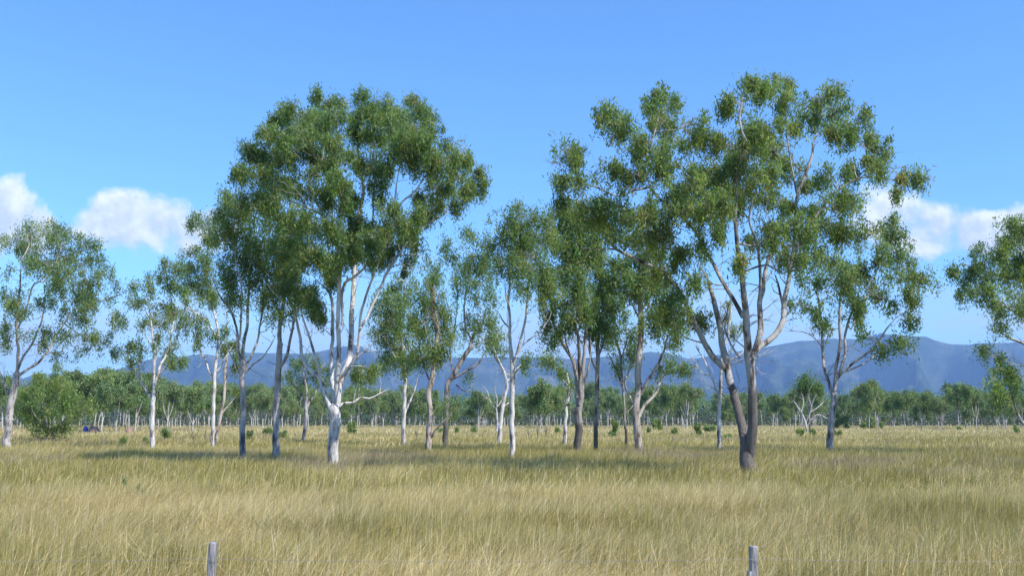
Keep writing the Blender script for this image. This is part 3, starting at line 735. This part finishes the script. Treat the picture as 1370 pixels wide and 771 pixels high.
# deeper wood, one mass
rng = np.random.default_rng(77)
wd = empty('woodland', (0, 430, 0)); tag(wd, 'dark mass of the wood seen between and behind the edge trees', 'woodland', kind='stuff')
N = 1500
wx = rng.uniform(-1, 1, N); wy = rng.uniform(405, 620, N); wx = wx * wy * .62
tb = Tubes()
for i in range(N):
    h = rng.uniform(9, 14.5); e = rng.normal() * .7
    if i % 3 == 0: tb.add(np.array([[wx[i], wy[i], -.2], [wx[i] + e * .5, wy[i], h * .5], [wx[i] + e, wy[i], h * .85]]), [.2, .16, .06], 4)
me = tb.mesh('trunks', np.array([0, 430, 0])); tk = lnk('trunks', me, MB['far'], wd)
cc = np.repeat(np.stack([wx, wy, rng.uniform(7, 12.5, N)], 1), 60, axis=0)
cc += rng.normal(size=cc.shape) * np.array([2.2, 2.2, 1.9])
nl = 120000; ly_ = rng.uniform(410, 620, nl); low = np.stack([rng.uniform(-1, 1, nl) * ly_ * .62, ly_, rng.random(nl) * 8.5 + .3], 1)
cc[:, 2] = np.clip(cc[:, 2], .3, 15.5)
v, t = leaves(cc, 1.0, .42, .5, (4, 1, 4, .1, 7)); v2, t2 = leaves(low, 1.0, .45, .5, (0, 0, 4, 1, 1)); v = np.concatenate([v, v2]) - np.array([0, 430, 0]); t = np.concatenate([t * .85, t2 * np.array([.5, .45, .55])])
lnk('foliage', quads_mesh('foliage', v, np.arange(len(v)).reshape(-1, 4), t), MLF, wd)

# ------------------------------------------------------------------ small plants in the field
def sapling(px, py, hp, wp, kind, label, seed, cat='shrub', name='sapling'):
    """py: where it meets the grass tops"""
    global rng
    rng = np.random.default_rng(900 + seed)
    D = 1.9 * F / (py - HOR); s = D / F
    b = W(px, py, D); b[2] = 0; top = b + np.array([0, 0, .6 + hp * s])
    limbs = [(np.array([b - [0, 0, .05], b + [.02, 0, .3], b * .3 + top * .7]), np.array([.022, .018, .008]) * (1 + s * 6))]
    for k in range(4 if kind != 'bare' else 7):
        a = rng.random() * 6.28; e = wp * s * rng.uniform(.35, .6)
        st = b + (top - b) * rng.uniform(.35, .7)
        limbs.append((np.array([st, st + [math.cos(a) * e * .5, math.sin(a) * e * .5, hp * s * .25], st + [math.cos(a) * e, math.sin(a) * e, hp * s * rng.uniform(.35, .6)]]), np.array([.014, .01, .005]) * (1 + s * 6)))
    cl = []
    if kind != 'bare':
        for k in range(5 if kind == 'leafy' else 9):
            z = rng.uniform(.35, 1) if kind == 'leafy' else rng.uniform(.12, .95)
            cl.append((b + np.array([rng.uniform(-.5, .5) * wp * s, rng.uniform(-.4, .4) * wp * s, .5 + z * hp * s]), wp * s * .2, wp * s * .2, hp * s * .15))
    f = max(1, D / 90)
    return grow_tree(b, limbs, cl, MB['dark'], label, cat, None, name, dens=1.0 if kind == 'leafy' else 1.8, leafL=.17 * f, leafW=.06 * f, spray=.17 * f, per=16 if kind == 'leafy' else 20, mix=(5, 4, 0, 0, 5) if kind != 'lime' else (6, 5, 1, 0, 1), sides=5, rough=0, crown_name='foliage', limb_name='branch', twigs=False)
SAP = [
 (162,594,10,11,'leafy','low grey-green leafy sapling left of the small slender white gum'),
 (196,592,7,7,'leafy','tiny leafy sapling close to the left foot of the small slender white gum'),
 (221,588,17,13,'leafy','leafy sapling with large leaves just right of the small slender white gum'),
 (259,592,20,16,'bare','bare twiggy shrub left of the two slender white gums'),
 (274,592,20,6,'bare','dark leafless upright stick beside the foot of the slender white gum'),
 (334,588,11,8,'leafy','leafy sapling just right of the second grey trunk'),
 (357,581,11,10,'lime','bright green bush just left of the straight grey trunk'),
 (380,586,14,9,'leafy','dark-leaved sapling on a slanting stick right of the straight grey trunk'),
 (470,580,16,8,'lime','upright fresh green bush right of the tallest white trunk'),
 (557,588,15,7,'bare','pair of bare sticks left of the brownish trunk'),
 (592,579,6,9,'leafy','small bush right of the foot of the brownish trunk'),
 (611,578,6,3,'leafy','tiny upright plant in the gap left of the leaning white trunk'),
 (633,579,8,7,'leafy','small leafy sapling left of the leaning white trunk'),
 (707,587,13,6,'bare','leafless twiggy shrub right of the slim pale trunk'),
 (719,586,20,5,'bare','taller leafless stem between the slim pale trunk and the pale trunk behind'),
 (731,586,17,7,'bare','leafless twiggy shrub just left of the pale rear trunk'),
 (745,580,8,5,'leafy','tiny leafy plant by the right of the bare stems'),
 (821,584,22,9,'bushy','dark dense upright shrub between the spotted trunk and the slender dark stem'),
 (881,575,15,12,'bushy','round light green bush right of the pinkish tan trunk'),
 (869,578,6,5,'leafy','tiny sapling just right of the pinkish tan trunk'),
 (901,581,11,12,'leafy','straggly sapling in the gap left of the big forked tree, middle one of three'),
 (932,583,17,11,'leafy','sapling on a thin stalk left of the thin half bare tree'),
 (949,577,8,10,'bushy','low bush directly left of the thin half bare trunk'),
 (974,586,5,10,'bushy','low dark bush between the thin half bare trunk and the big forked trunk'),
 (1070,584,12,7,'leafy','leafy sapling right of the big forked tree, left one of a pair'),
 (1087,583,12,7,'leafy','leafy sapling right of the big forked tree, right one of a pair'),
 (1121,583,11,8,'leafy','sapling close behind the foot of the right-leaning pale gum'),
 (1126,573,20,15,'lime','light green bush at the wood edge right of the pale gum trunk'),
 (1162,573,15,15,'bushy','rounded dark bush at the wood edge left of centre of the open right field'),
 (1181,574,9,6,'leafy','small sapling in the open field right of the rounded dark bush'),
 (1361,580,11,9,'leafy','sapling at the right edge below the hanging branch'),
 (1322,583,22,8,'bare','faint leafless sapling in the open field near the right edge'),
 (1284,575,4,5,'leafy','tiny plant in the open field at right'),
 (128,583,12,6,'bare','thin bare sapling right of the bushy young tree'),
]
for i, (x, y, h, w, k, lab) in enumerate(SAP):
    sapling(x, y, h, w, k, lab, i, name='bare_shrub' if k == 'bare' else ('bush' if k in ('bushy', 'lime') else 'sapling'))
# weed standing in the near grass, left foreground
rng = np.random.default_rng(41)
D = 26.0
b = W(170, 690, D); b[2] = 0
lm = [(np.array([b, b + [.02, 0, .5], b + [-.12, 0, 1.02]]), np.array([.008, .007, .003]))]
for dx, h in ((.25, .9), (.42, .72), (-.22, .8), (.12, .98)):
    lm.append((np.array([b + [0, 0, .3], b + [dx * .5, .05, .3 + (h - .3) * .5], b + [dx, .02, h]]), np.array([.006, .005, .002])))
grow_tree(b, lm, [(b + [-.12, 0, .98], .09, .06, .05), (b + [.22, .02, .86], .06, .05, .05), (b + [.4, 0, .7], .05, .05, .05)], MB['dark'],
    'spindly dark-leaved weed sticking out of the long grass at the left', 'weed', None, 'weed', leafL=.075, leafW=.016, spray=.06, per=14, mix=(2, 0, 5, 0, 5), sides=5, rough=0, crown_name='foliage', limb_name='stem', twigs=False, dens=.5)

# termite mounds and a blue tank at the wood edge on the left
def flatmat(name, c, rough=.7, bump=None):
    m, nt, N, L = newmat(name)
    p = nd(nt, 'ShaderNodeBsdfPrincipled'); p.inputs['Roughness'].default_value = rough
    n1 = nd(nt, 'ShaderNodeTexNoise', i_Scale=4.0, i_Detail=5.0)
    col = mixc(nt, n1.outputs['Fac'], tuple(v * .75 for v in c), tuple(min(1, v * 1.2) for v in c)); L.new(col, p.inputs['Base Color'])
    o = nd(nt, 'ShaderNodeOutputMaterial'); L.new(p.outputs[0], o.inputs['Surface']); return m
def mound(px, D, w, h, label, seed):
    r_ = np.random.default_rng(seed); V = []; Q = []; k = 14; m = 8
    x, y, _ = W(px, 571, D)
    for j in range(m):
        t = j / (m - 1); rr = w * .5 * (math.cos(t * 1.5) ** .8 if t < 1 else .02)
        for i in range(k):
            a = i * 2 * math.pi / k; q = rr * (1 + .22 * (r_.random() - .5)); V.append((math.cos(a) * q, math.sin(a) * q, h * math.sin(t * 1.57) - .05 + .1 * (r_.random() - .5)))
    for j in range(m - 1):
        for i in range(k): Q.append((j * k + i, j * k + (i + 1) % k, (j + 1) * k + (i + 1) % k, (j + 1) * k + i))
    o = lnk('termite_mound', quads_mesh('termite_mound', np.array(V), Q, smooth=True), MND, None, (x, y, 0)); tag(o, label, 'mound')
MND = flatmat('red_earth', (.27, .16, .115))
mound(127, 170, 1.8, 1.5, 'reddish earth mound at the wood edge, just right of blue tank', 1)
mound(173, 165, 1.3, 1.3, 'reddish earth mound at the wood edge, left of the slender gum', 2)
mound(123, 172, 1.0, 1.7, 'pinkish earth mound half hidden beside the larger red one', 3)
x, y, _ = W(115, 571, 172)
tank = empty('water_tank', (x, y, 0)); tag(tank, 'small blue tank at the foot of the far wood beside the bushy young tree', 'tank')
def lathe(name, prof, k, mat, parent):
    V = []; Q = []
    for (r_, z) in prof:
        for i in range(k): a = i * 2 * math.pi / k; V.append((r_ * math.cos(a), r_ * math.sin(a), z))
    for j in range(len(prof) - 1):
        for i in range(k): Q.append((j * k + i, j * k + (i + 1) % k, (j + 1) * k + (i + 1) % k, (j + 1) * k + i))
    return lnk(name, quads_mesh(name, np.array(V), Q, smooth=False), mat, parent)
BL = flatmat('blue_plastic', (.03, .09, .42), .4)
lathe('tank_body', [(0, 0), (.42, 0), (.44, .3), (.41, .35), (.44, .4), (.44, .8), (.41, .85), (.44, .9), (.42, 1.25), (.2, 1.38)], 20, BL, tank)
lathe('tank_lid', [(.2, 1.37), (.21, 1.44), (.15, 1.48), (0, 1.49)], 16, BL, tank)

# ------------------------------------------------------------------ fence
def wood_mat():
    m, nt, N, L = newmat('weathered_post')
    tc = nd(nt, 'ShaderNodeTexCoord'); mp = nd(nt, 'ShaderNodeMapping'); mp.inputs['Scale'].default_value = (38, 38, 3); L.new(tc.outputs['Object'], mp.inputs[0])
    n1 = nd(nt, 'ShaderNodeTexNoise', i_Scale=1.0, i_Detail=6.0, i_Roughness=.7); L.new(mp.outputs[0], n1.inputs['Vector'])
    c = ramp(nt, n1.outputs['Fac'], [(.36, (.06, .055, .05)), (.46, (.20, .19, .19)), (.6, (.36, .35, .36)), (.75, (.50, .49, .48))])
    p = nd(nt, 'ShaderNodeBsdfPrincipled'); p.inputs['Roughness'].default_value = .85; L.new(c, p.inputs['Base Color'])
    bp = nd(nt, 'ShaderNodeBump'); bp.inputs['Strength'].default_value = .9; bp.inputs['Distance'].default_value = .012
    L.new(n1.outputs['Fac'], bp.inputs['Height']); L.new(bp.outputs[0], p.inputs['Normal'])
    o = nd(nt, 'ShaderNodeOutputMaterial'); L.new(p.outputs[0], o.inputs['Surface']); return m
WM = wood_mat(); FD = 11.5
fc = empty('wire_fence', (0, FD, 0)); tag(fc, 'old wire fence on weathered grey split timber posts standing in the long grass', 'fence')
def post(px, pytop, wpx, seed, lean=0.0):
    r_ = np.random.default_rng(seed); tp = W(px, pytop, FD); k = 14; h = tp[2]; V = []; m = 12
    ang = np.arange(k) * 2 * math.pi / k + .3
    prof = (np.abs(np.cos(ang)) ** 4 + np.abs(np.sin(ang)) ** 4) ** -.25
    prof = prof * (1 + .10 * (r_.random(k) - .5)); w = wpx / F * FD * .5 / 1.06
    crack = int(k * .72)
    zs = list(np.linspace(-.4, h - .012, m)) + [h]
    for j, z in enumerate(zs):
        q = w * (1.08 - .1 * max(z, 0) / h) * (1 if j < m else .86)
        for i in range(k):
            g = q * prof[i] * (.80 if i == crack else 1) * (1 + .02 * (r_.random() - .5))
            V.append((math.cos(ang[i]) * g + lean * (z - h), math.sin(ang[i]) * g, z + (.012 * r_.random() if j == m else 0)))
    Q = [(j * k + i, j * k + (i + 1) % k, (j + 1) * k + (i + 1) % k, (j + 1) * k + i) for j in range(len(zs) - 1) for i in range(k)]
    n0 = len(V); V.append((0, 0, h - .006)); l = []; st = []
    for q in Q: st.append(len(l)); l += q
    t0 = (len(zs) - 1) * k
    for i in range(k): st.append(len(l)); l += [t0 + i, t0 + (i + 1) % k, n0]
    me = mesh_np('post', np.array(V), np.array(l), np.array(st))
    lnk('post', me, WM, fc, (tp[0], 0, 0)); return tp
tps = [post(285, 727, 11, 1, .012), post(1008, 732, 11.3, 2, .02), post(-436, 730, 12.5, 3), post(1732, 731, 12.5, 4)]
br = Tubes(); q = W(1001, 764, FD - .02)
br.add(np.array([[q[0] - .12, FD - .05, -.1], [q[0] - .03, FD - .06, q[2] - .3], [q[0] + .005, FD - .06, q[2]]]), [.03, .03, .026], 8, .08)
lnk('stay', br.mesh('stay', np.array([0, FD, 0])), WM, fc)
WIRE = flatmat('rusty_wire', (.30, .27, .25), .5)
for zpx in (748, 772, 795):
    t = Tubes(); P = []
    zz = W(685, zpx, FD)[2]; xs = sorted(p[0] for p in tps)
    for a, b_ in zip(xs[:-1], xs[1:]):
        for u in np.linspace(0, 1, 12, endpoint=False): P.append([a + (b_ - a) * u, FD - .062, zz - .03 * 4 * u * (1 - u)])
    P.append([xs[-1], FD - .062, zz]); t.add(np.array(P), [.0022] * len(P), 5)
    lnk('wire', t.mesh('wire', np.array([0, FD, 0])), WIRE, fc)

# ------------------------------------------------------------------ ground and hills
def ground_mat():
    m, nt, N, L = newmat('field_soil')
    tc = nd(nt, 'ShaderNodeNewGeometry')
    mp = nd(nt, 'ShaderNodeMapping'); mp.inputs['Scale'].default_value = (.03, .06, 1); L.new(tc.outputs['Position'], mp.inputs[0])
    n1 = nd(nt, 'ShaderNodeTexNoise', i_Scale=1.0, i_Detail=8.0, i_Roughness=.6); L.new(mp.outputs[0], n1.inputs['Vector'])
    n2 = nd(nt, 'ShaderNodeTexNoise', i_Scale=3.0, i_Detail=6.0); L.new(tc.outputs['Position'], n2.inputs['Vector'])
    c = ramp(nt, n1.outputs['Fac'], [(.35, (.20, .18, .075)), (.5, (.30, .26, .115)), (.65, (.38, .32, .16))])
    c = mixc(nt, .4, c, ramp(nt, n2.outputs['Fac'], [(.35, (.5, .5, .45)), (.65, (1, 1, 1))]), 'MULTIPLY')
    p = nd(nt, 'ShaderNodeBsdfPrincipled'); p.inputs['Roughness'].default_value = .95; p.inputs['Specular IOR Level'].default_value = .1
    L.new(c, p.inputs['Base Color'])
    o = nd(nt, 'ShaderNodeOutputMaterial'); L.new(p.outputs[0], o.inputs['Surface']); return m
gx = np.concatenate([-np.geomspace(13000, 5, 60), np.geomspace(5, 13000, 60)])
gy = np.concatenate([np.linspace(-1500, 0, 8), np.geomspace(3, 13500, 110)])
X, Y = np.meshgrid(gx, gy)
Z = np.zeros_like(X)
k = X.shape[1]; idx = np.arange(X.size).reshape(X.shape)
Q = np.stack([idx[:-1, :-1], idx[:-1, 1:], idx[1:, 1:], idx[1:, :-1]], -1).reshape(-1, 4)
g = lnk('ground', quads_mesh('ground', np.stack([X.ravel(), Y.ravel(), Z.ravel()], 1), Q, smooth=True), ground_mat()); g['kind'] = 'structure'

rx = [-400, -150, 0, 22, 50, 100, 140, 171, 188, 211, 248, 268, 303, 330, 400, 430, 455, 479, 497, 507, 540, 593, 606, 640, 700, 780, 840, 870, 893, 920, 940, 980, 1017, 1044, 1068, 1099, 1147, 1180, 1217, 1241, 1264, 1292, 1311, 1339, 1370, 1500, 1800]
ry = [520, 508, 506, 509, 500, 505, 503, 492, 485, 481, 478, 475, 477, 472, 474, 470, 465, 462, 468, 470, 474, 476, 479, 479, 478, 480, 474, 471, 474, 480, 479, 474, 468, 464, 460, 458, 456, 451, 451, 454, 461, 463, 461, 460, 458, 466, 500]
def hill_mat():
    m, nt, N, L = newmat('hill_forest')
    tc = nd(nt, 'ShaderNodeNewGeometry')
    n1 = nd(nt, 'ShaderNodeTexNoise', i_Scale=.004, i_Detail=10.0, i_Roughness=.65); L.new(tc.outputs['Position'], n1.inputs['Vector'])
    n2 = nd(nt, 'ShaderNodeTexNoise', i_Scale=.03, i_Detail=8.0, i_Roughness=.7); L.new(tc.outputs['Position'], n2.inputs['Vector'])
    c = ramp(nt, n1.outputs['Fac'], [(.38, (.025, .04, .018)), (.52, (.055, .075, .032)), (.66, (.13, .125, .075))])
    c = mixc(nt, .7, c, ramp(nt, n2.outputs['Fac'], [(.38, (.25, .25, .25)), (.62, (1.3, 1.3, 1.3))]), 'MULTIPLY')
    p = nd(nt, 'ShaderNodeBsdfPrincipled'); p.inputs['Roughness'].default_value = 1; p.inputs['Specular IOR Level'].default_value = 0
    L.new(c, p.inputs['Base Color'])
    o = nd(nt, 'ShaderNodeOutputMaterial'); L.new(p.outputs[0], o.inputs['Surface']); return m
nx, ny = 620, 150
ax = np.linspace(-1.15, 1.15, nx); dy_ = np.linspace(4800, 11500, ny)
A, DY = np.meshgrid(ax, dy_)
RD = 9000 + 500 * (fbm(A * 3 + 5, A * 0 + 2, 3) - .5) * 2
Hr = (HOR - np.interp(A * F + CX, rx, ry)) / F * 9000 + (fbm(A * 60, A * 0 + 9, 3) - .5) * 16
t = np.clip((DY - 5000) / (RD - 5000), 0, 1); back = np.clip((DY - RD) / 2300, 0, 1)
spur = np.abs(fbm(A * 13 + DY * .0003, DY * .00045, 5) - .5) * 2
shape = t * t * (3 - 2 * t) * (1 - back * back * (3 - 2 * back))
rel = 1 - 2.3 * spur * (1 - t ** 5) * np.clip(t * 3, 0, 1)
Hh = Hr * shape ** (1.0) * np.clip(rel, .12, 1) + (fbm(A * 45, DY * .004, 4) - .5) * 60 * np.sin(np.clip(t, 0, 1) * 3.14) ** .7 + (fbm(A * 160, DY * .012, 2) - .5) * 14 * np.clip(t*4,0,1)
Hh = np.maximum(Hh, -.0) * np.clip((DY - 4900) / 400, 0, 1) + .3
XX = A * DY
idx = np.arange(XX.size).reshape(XX.shape)
Q = np.stack([idx[:-1, :-1], idx[:-1, 1:], idx[1:, 1:], idx[1:, :-1]], -1).reshape(-1, 4)
hl = lnk('hills', quads_mesh('hills', np.stack([XX.ravel(), DY.ravel(), Hh.ravel()], 1), Q, smooth=True), hill_mat()); hl['kind'] = 'structure'
print('HILLMAX', Hh.max(), XX.min(), XX.max())

# ------------------------------------------------------------------ grass
rng = np.random.default_rng(11)
def scatter(n, y0, y1, k=.57, m=6.0):
    out = np.zeros((0, 2))
    while len(out) < n:
        y = rng.uniform(y0, y1, n); w = k * y + m; keep = rng.random(n) < w / (k * y1 + m)
        y = y[keep]; x = rng.uniform(-1, 1, len(y)) * (k * y + m)
        out = np.concatenate([out, np.stack([x, y], 1)])
    return out[:n]
GS = np.array([.54, .425, .205]); GO = np.array([.35, .292, .09]); GG = np.array([.205, .195, .06]); GP = np.array([.74, .64, .42]); GB = np.array([.34, .25, .15])
def blades(p, h, wd, far=0.0):
    n = len(p); x, y = p[:, 0], p[:, 1]
    pat = fbm(x * .22 + 3, y * .16, 4); pat2 = fbm(x * .055 + 50, y * .09 + 9, 3); pat3 = fbm(x * .7 + 90, y * .5, 3); hp = fbm(x * .5 + 20, y * .5 + 70, 3)
    s = np.clip(.50 + (pat - .5) * 2.6 + (pat2 - .5) * 2 + far, 0, 1)
    mid_ = np.clip((y - 26) / 12, 0, 1) * np.clip((125 - y) / 30, 0, 1); s = np.clip(s - .2 * mid_, 0, 1)
    mv = fbm(x * .12 + 200, y * .14 + 40, 3)
    u = rng.random(n)
    col = np.where((u < .12 + .50 * s)[:, None], GS, GO)
    col = np.where((rng.random(n) < .30 * (1 - s) + .30 * np.clip((.46 - pat3) * 5, 0, 1))[:, None], GG, col)
    col = np.where((rng.random(n) < .10 + .12 * s + .12 * far)[:, None], GP, col)
    col = np.where((rng.random(n) < .09)[:, None], GB, col)
    col = np.where((rng.random(n) < np.clip((mv - .63) * 6, 0, .6))[:, None], np.array([.30, .245, .20]), col)
    col = col * (.72 + .56 * rng.random((n, 1))) * (1 - .08 * mid_[:, None] * np.array([.5, .4, 1]))
    h = h * (.55 + .65 * rng.random(n)) * (.55 + .9 * hp)
    la = rng.normal(size=n) * 1.0 + (pat3 - .5) * 1.6; lm = h * np.clip(.42 + .4 * (pat - .5) * 2 + rng.normal(size=n) * .36, .03, 1.4)
    wild = rng.random(n) < .16; la = np.where(wild, rng.random(n) * 6.283, la); lm = np.where(wild, h * rng.uniform(.7, 1.5, n), lm)
    lx = np.cos(la) * lm; ly = np.sin(la) * lm
    wa = rng.random(n) * math.pi; wx_ = np.cos(wa) * wd * .5; wy_ = np.sin(wa) * wd * .5
    wv = np.stack([wx_, wy_, np.zeros(n)], 1) * (.6 + .8 * rng.random((n, 1)))
    b = np.stack([x, y, np.zeros(n)], 1)
    mid = b + np.stack([lx * .3, ly * .3, h * .6], 1); tip = b + np.stack([lx, ly, h * (1 - .25 * np.clip(lm / np.maximum(h, .01), 0, 1) ** 2)], 1)
    V = np.empty((n, 5, 3)); V[:, 0] = b - wv; V[:, 1] = b + wv; V[:, 2] = mid + wv * .9; V[:, 3] = mid - wv * .9; V[:, 4] = tip
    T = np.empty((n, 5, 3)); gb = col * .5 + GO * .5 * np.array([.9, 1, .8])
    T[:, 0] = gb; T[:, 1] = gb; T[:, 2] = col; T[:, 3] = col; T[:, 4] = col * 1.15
    return V.reshape(-1, 3), T.reshape(-1, 3)
parts = [blades(scatter(620000, 8.5, 28), .8, .0062), blades(scatter(430000, 28, 75), .78, .0135), blades(scatter(260000, 75, 150, m=9), .8, .035, .1), blades(scatter(220000, 150, 335, m=14), .72, .07, .8)]
V = np.concatenate([a for a, _ in parts]); T = np.concatenate([b for _, b in parts])
n = len(V) // 5; bi = np.arange(n)[:, None] * 5
loops = (bi + np.array([0, 1, 2, 3, 3, 2, 4])).ravel(); starts = (np.arange(n)[:, None] * 7 + np.array([0, 4])).ravel()
gr = lnk('grass', mesh_np('grass', V, loops, starts, T), leaf_mat('dry_grass', .25, .6, .25))
tag(gr, 'long dry straw and olive grass covering the whole field, bent to the right by wind', 'grass', kind='stuff')

# ------------------------------------------------------------------ light, sky, haze
ELEV = 48; SX, SY = 1.0, -.75
az = math.atan2(SX, SY)
import mathutils
sd = mathutils.Vector((math.sin(az) * math.cos(R(ELEV)), math.cos(az) * math.cos(R(ELEV)), math.sin(R(ELEV))))
sun = bpy.data.lights.new('sun', 'SUN'); sun.energy = 4.8; sun.angle = R(.5); sun.color = (1, .95, .87)
so = bpy.data.objects.new('sun', sun); COL.objects.link(so); so.rotation_euler = (-sd).to_track_quat('-Z', 'Y').to_euler()
w = bpy.data.worlds.new('World'); S.world = w; w.use_nodes = True
nt = w.node_tree; nt.nodes.clear(); L = nt.links
sky = nd(nt, 'ShaderNodeTexSky', sky_type='NISHITA', sun_disc=False, sun_elevation=R(ELEV), sun_rotation=az, air_density=AIR, dust_density=DUST, ozone_density=OZ, altitude=0)
tc = nd(nt, 'ShaderNodeTexCoord'); sx = nd(nt, 'ShaderNodeSeparateXYZ'); L.new(tc.outputs['Generated'], sx.inputs[0])
def M(op, a, b=None, c=None, clamp=False):
    n = nt.nodes.new('ShaderNodeMath'); n.operation = op; n.use_clamp = clamp
    for i, v in enumerate((a, b, c)):
        if v is None: continue
        if hasattr(v, 'links'): L.new(v, n.inputs[i])
        else: n.inputs[i].default_value = v
    return n.outputs[0]
yy = M('MAXIMUM', sx.outputs['Y'], .02)
u = M('DIVIDE', sx.outputs['X'], yy); v = M('DIVIDE', sx.outputs['Z'], yy)
def uv(px, py):
    q = W(px, py, 1.0); return q[0], q[2] - CAMZ
cb = nt.nodes.new('ShaderNodeCombineXYZ'); L.new(u, cb.inputs[0]); L.new(v, cb.inputs[1])
ns1 = nd(nt, 'ShaderNodeTexNoise', i_Scale=17.0, i_Detail=9.0, i_Roughness=.55, i_Distortion=.15); L.new(cb.outputs[0], ns1.inputs['Vector'])
mp = nd(nt, 'ShaderNodeMapping'); mp.inputs['Location'].default_value = (.007, .010, 0); L.new(cb.outputs[0], mp.inputs[0])
ns2 = nd(nt, 'ShaderNodeTexNoise', i_Scale=17.0, i_Detail=7.0, i_Roughness=.55, i_Distortion=.15); L.new(mp.outputs[0], ns2.inputs['Vector'])
def blob(px, py, rx_, ry_):
    cu, cv = uv(px, py)
    du = M('DIVIDE', M('SUBTRACT', u, cu), rx_ / F); dv = M('DIVIDE', M('SUBTRACT', v, cv), ry_ / F)
    return M('SUBTRACT', 1.0, M('ADD', M('MULTIPLY', du, du), M('MULTIPLY', dv, dv)))
blobs = [(145, 292, 62, 46), (205, 298, 70, 42), (262, 312, 60, 38), (0, 296, 62, 56), (40, 312, 52, 42), (-70, 300, 80, 60), (1185, 285, 60, 46), (1240, 305, 80, 42), (1310, 315, 62, 34), (1380, 312, 60, 40),
         (1460, 290, 90, 55), (-200, 290, 90, 60), (1700, 280, 150, 70)]
mx = None
for bl_ in blobs:
    o = blob(*bl_); mx = o if mx is None else M('SMOOTH_MAX', mx, o, .25)
# flatten the base of the cumulus
nz = M('MULTIPLY', M('SUBTRACT', ns1.outputs['Fac'], .52), 3.6)
vb = uv(200, 338)[1]
fl = M('DIVIDE', M('SUBTRACT', v, vb - .012), .018)
dens = M('ADD', M('MINIMUM', mx, fl), nz)
dens = M('MULTIPLY', M('ADD', dens, .06), 1.6, clamp=True)
dens = M('SMOOTH_MIN', dens, 1.0, .2)
# soft low bank of far cloud near the hills, plus faint shreds
cbl = nt.nodes.new('ShaderNodeCombineXYZ'); L.new(M('MULTIPLY', u, 1.0), cbl.inputs[0]); L.new(M('MULTIPLY', v, 2.6), cbl.inputs[1]); cbl.inputs[2].default_value = 4.0
ns3 = nd(nt, 'ShaderNodeTexNoise', i_Scale=7.0, i_Detail=6.0, i_Roughness=.5); L.new(cbl.outputs[0], ns3.inputs['Vector'])
vm = uv(700, 445)[1]
bd = M('SUBTRACT', 1.0, M('POWER', M('DIVIDE', M('ABSOLUTE', M('SUBTRACT', v, vm)), .055), 2.0), clamp=True)
bank = M('MULTIPLY', M('MULTIPLY', M('SUBTRACT', ns3.outputs['Fac'], .36), 3.6, clamp=True), M('MULTIPLY', bd, .8))
vs = uv(700, 385)[1]
bs = M('SUBTRACT', 1.0, M('POWER', M('DIVIDE', M('ABSOLUTE', M('SUBTRACT', v, vs)), .05), 2.0), clamp=True)
shr = M('MULTIPLY', M('MULTIPLY', M('SUBTRACT', ns3.outputs['Fac'], .53), 4.0, clamp=True), M('MULTIPLY', bs, .4))
front = M('GREATER_THAN', sx.outputs['Y'], .03)
alpha = M('MULTIPLY', M('MAXIMUM', dens, M('MAXIMUM', bank, shr)), front)
lit = M('ADD', M('MULTIPLY', M('SUBTRACT', ns1.outputs['Fac'], ns2.outputs['Fac']), 5.0), M('DIVIDE', M('SUBTRACT', v, vb), .075), clamp=True)  # sunlit tops and grey undersides of the clouds painted by height and noise
ccol = mixc(nt, lit, CLO, CHI)
CLOUDK = 1.0
bg_s = nd(nt, 'ShaderNodeBackground'); tint = mixc(nt, 1.0, sky.outputs[0], SKYT, 'MULTIPLY'); L.new(tint, bg_s.inputs['Color']); bg_s.inputs['Strength'].default_value = SKYS
bg_c = nd(nt, 'ShaderNodeBackground'); L.new(ccol, bg_c.inputs['Color']); bg_c.inputs['Strength'].default_value = 1.0
ms = nt.nodes.new('ShaderNodeMixShader'); L.new(alpha, ms.inputs[0]); L.new(bg_s.outputs[0], ms.inputs[1]); L.new(bg_c.outputs[0], ms.inputs[2])
wo = nt.nodes.new('ShaderNodeOutputWorld'); L.new(ms.outputs[0], wo.inputs['Surface'])

# the air: one closed box around everything
hx0, hx1, hy0, hy1, hz0, hz1 = -13600, 13600, -1700, 13900, -1.2, float(Hh.max()) + 15
Vb = [(x, y, z) for z in (hz0, hz1) for y in (hy0, hy1) for x in (hx0, hx1)]
Fb = [(0, 2, 3, 1), (4, 5, 7, 6), (0, 1, 5, 4), (1, 3, 7, 5), (3, 2, 6, 7), (2, 0, 4, 6)]
m, hnt, N, HL = newmat('air'); pv = nd(hnt, 'ShaderNodeVolumePrincipled'); pv.inputs['Density'].default_value = HAZE; pv.inputs['Color'].default_value = (*HAZC, 1); pv.inputs['Density Attribute'].default_value = ''; pv.inputs['Temperature Attribute'].default_value = ''; m.cycles.homogeneous_volume = True
oo = nd(hnt, 'ShaderNodeOutputMaterial'); HL.new(pv.outputs[0], oo.inputs['Volume'])
hz = lnk('haze', quads_mesh('haze', np.array(Vb), Fb), m); hz['kind'] = 'stuff'; hz['label'] = 'thin blue haze filling the air out to the hills'

S.render.engine = 'CYCLES'
S.view_settings.view_transform = 'Standard'; S.view_settings.look = 'None'; S.view_settings.gamma = 1; S.view_settings.exposure = EXPO
S.cycles.max_bounces = 6; S.cycles.diffuse_bounces = 4; S.cycles.transmission_bounces = 3; S.cycles.volume_bounces = 0
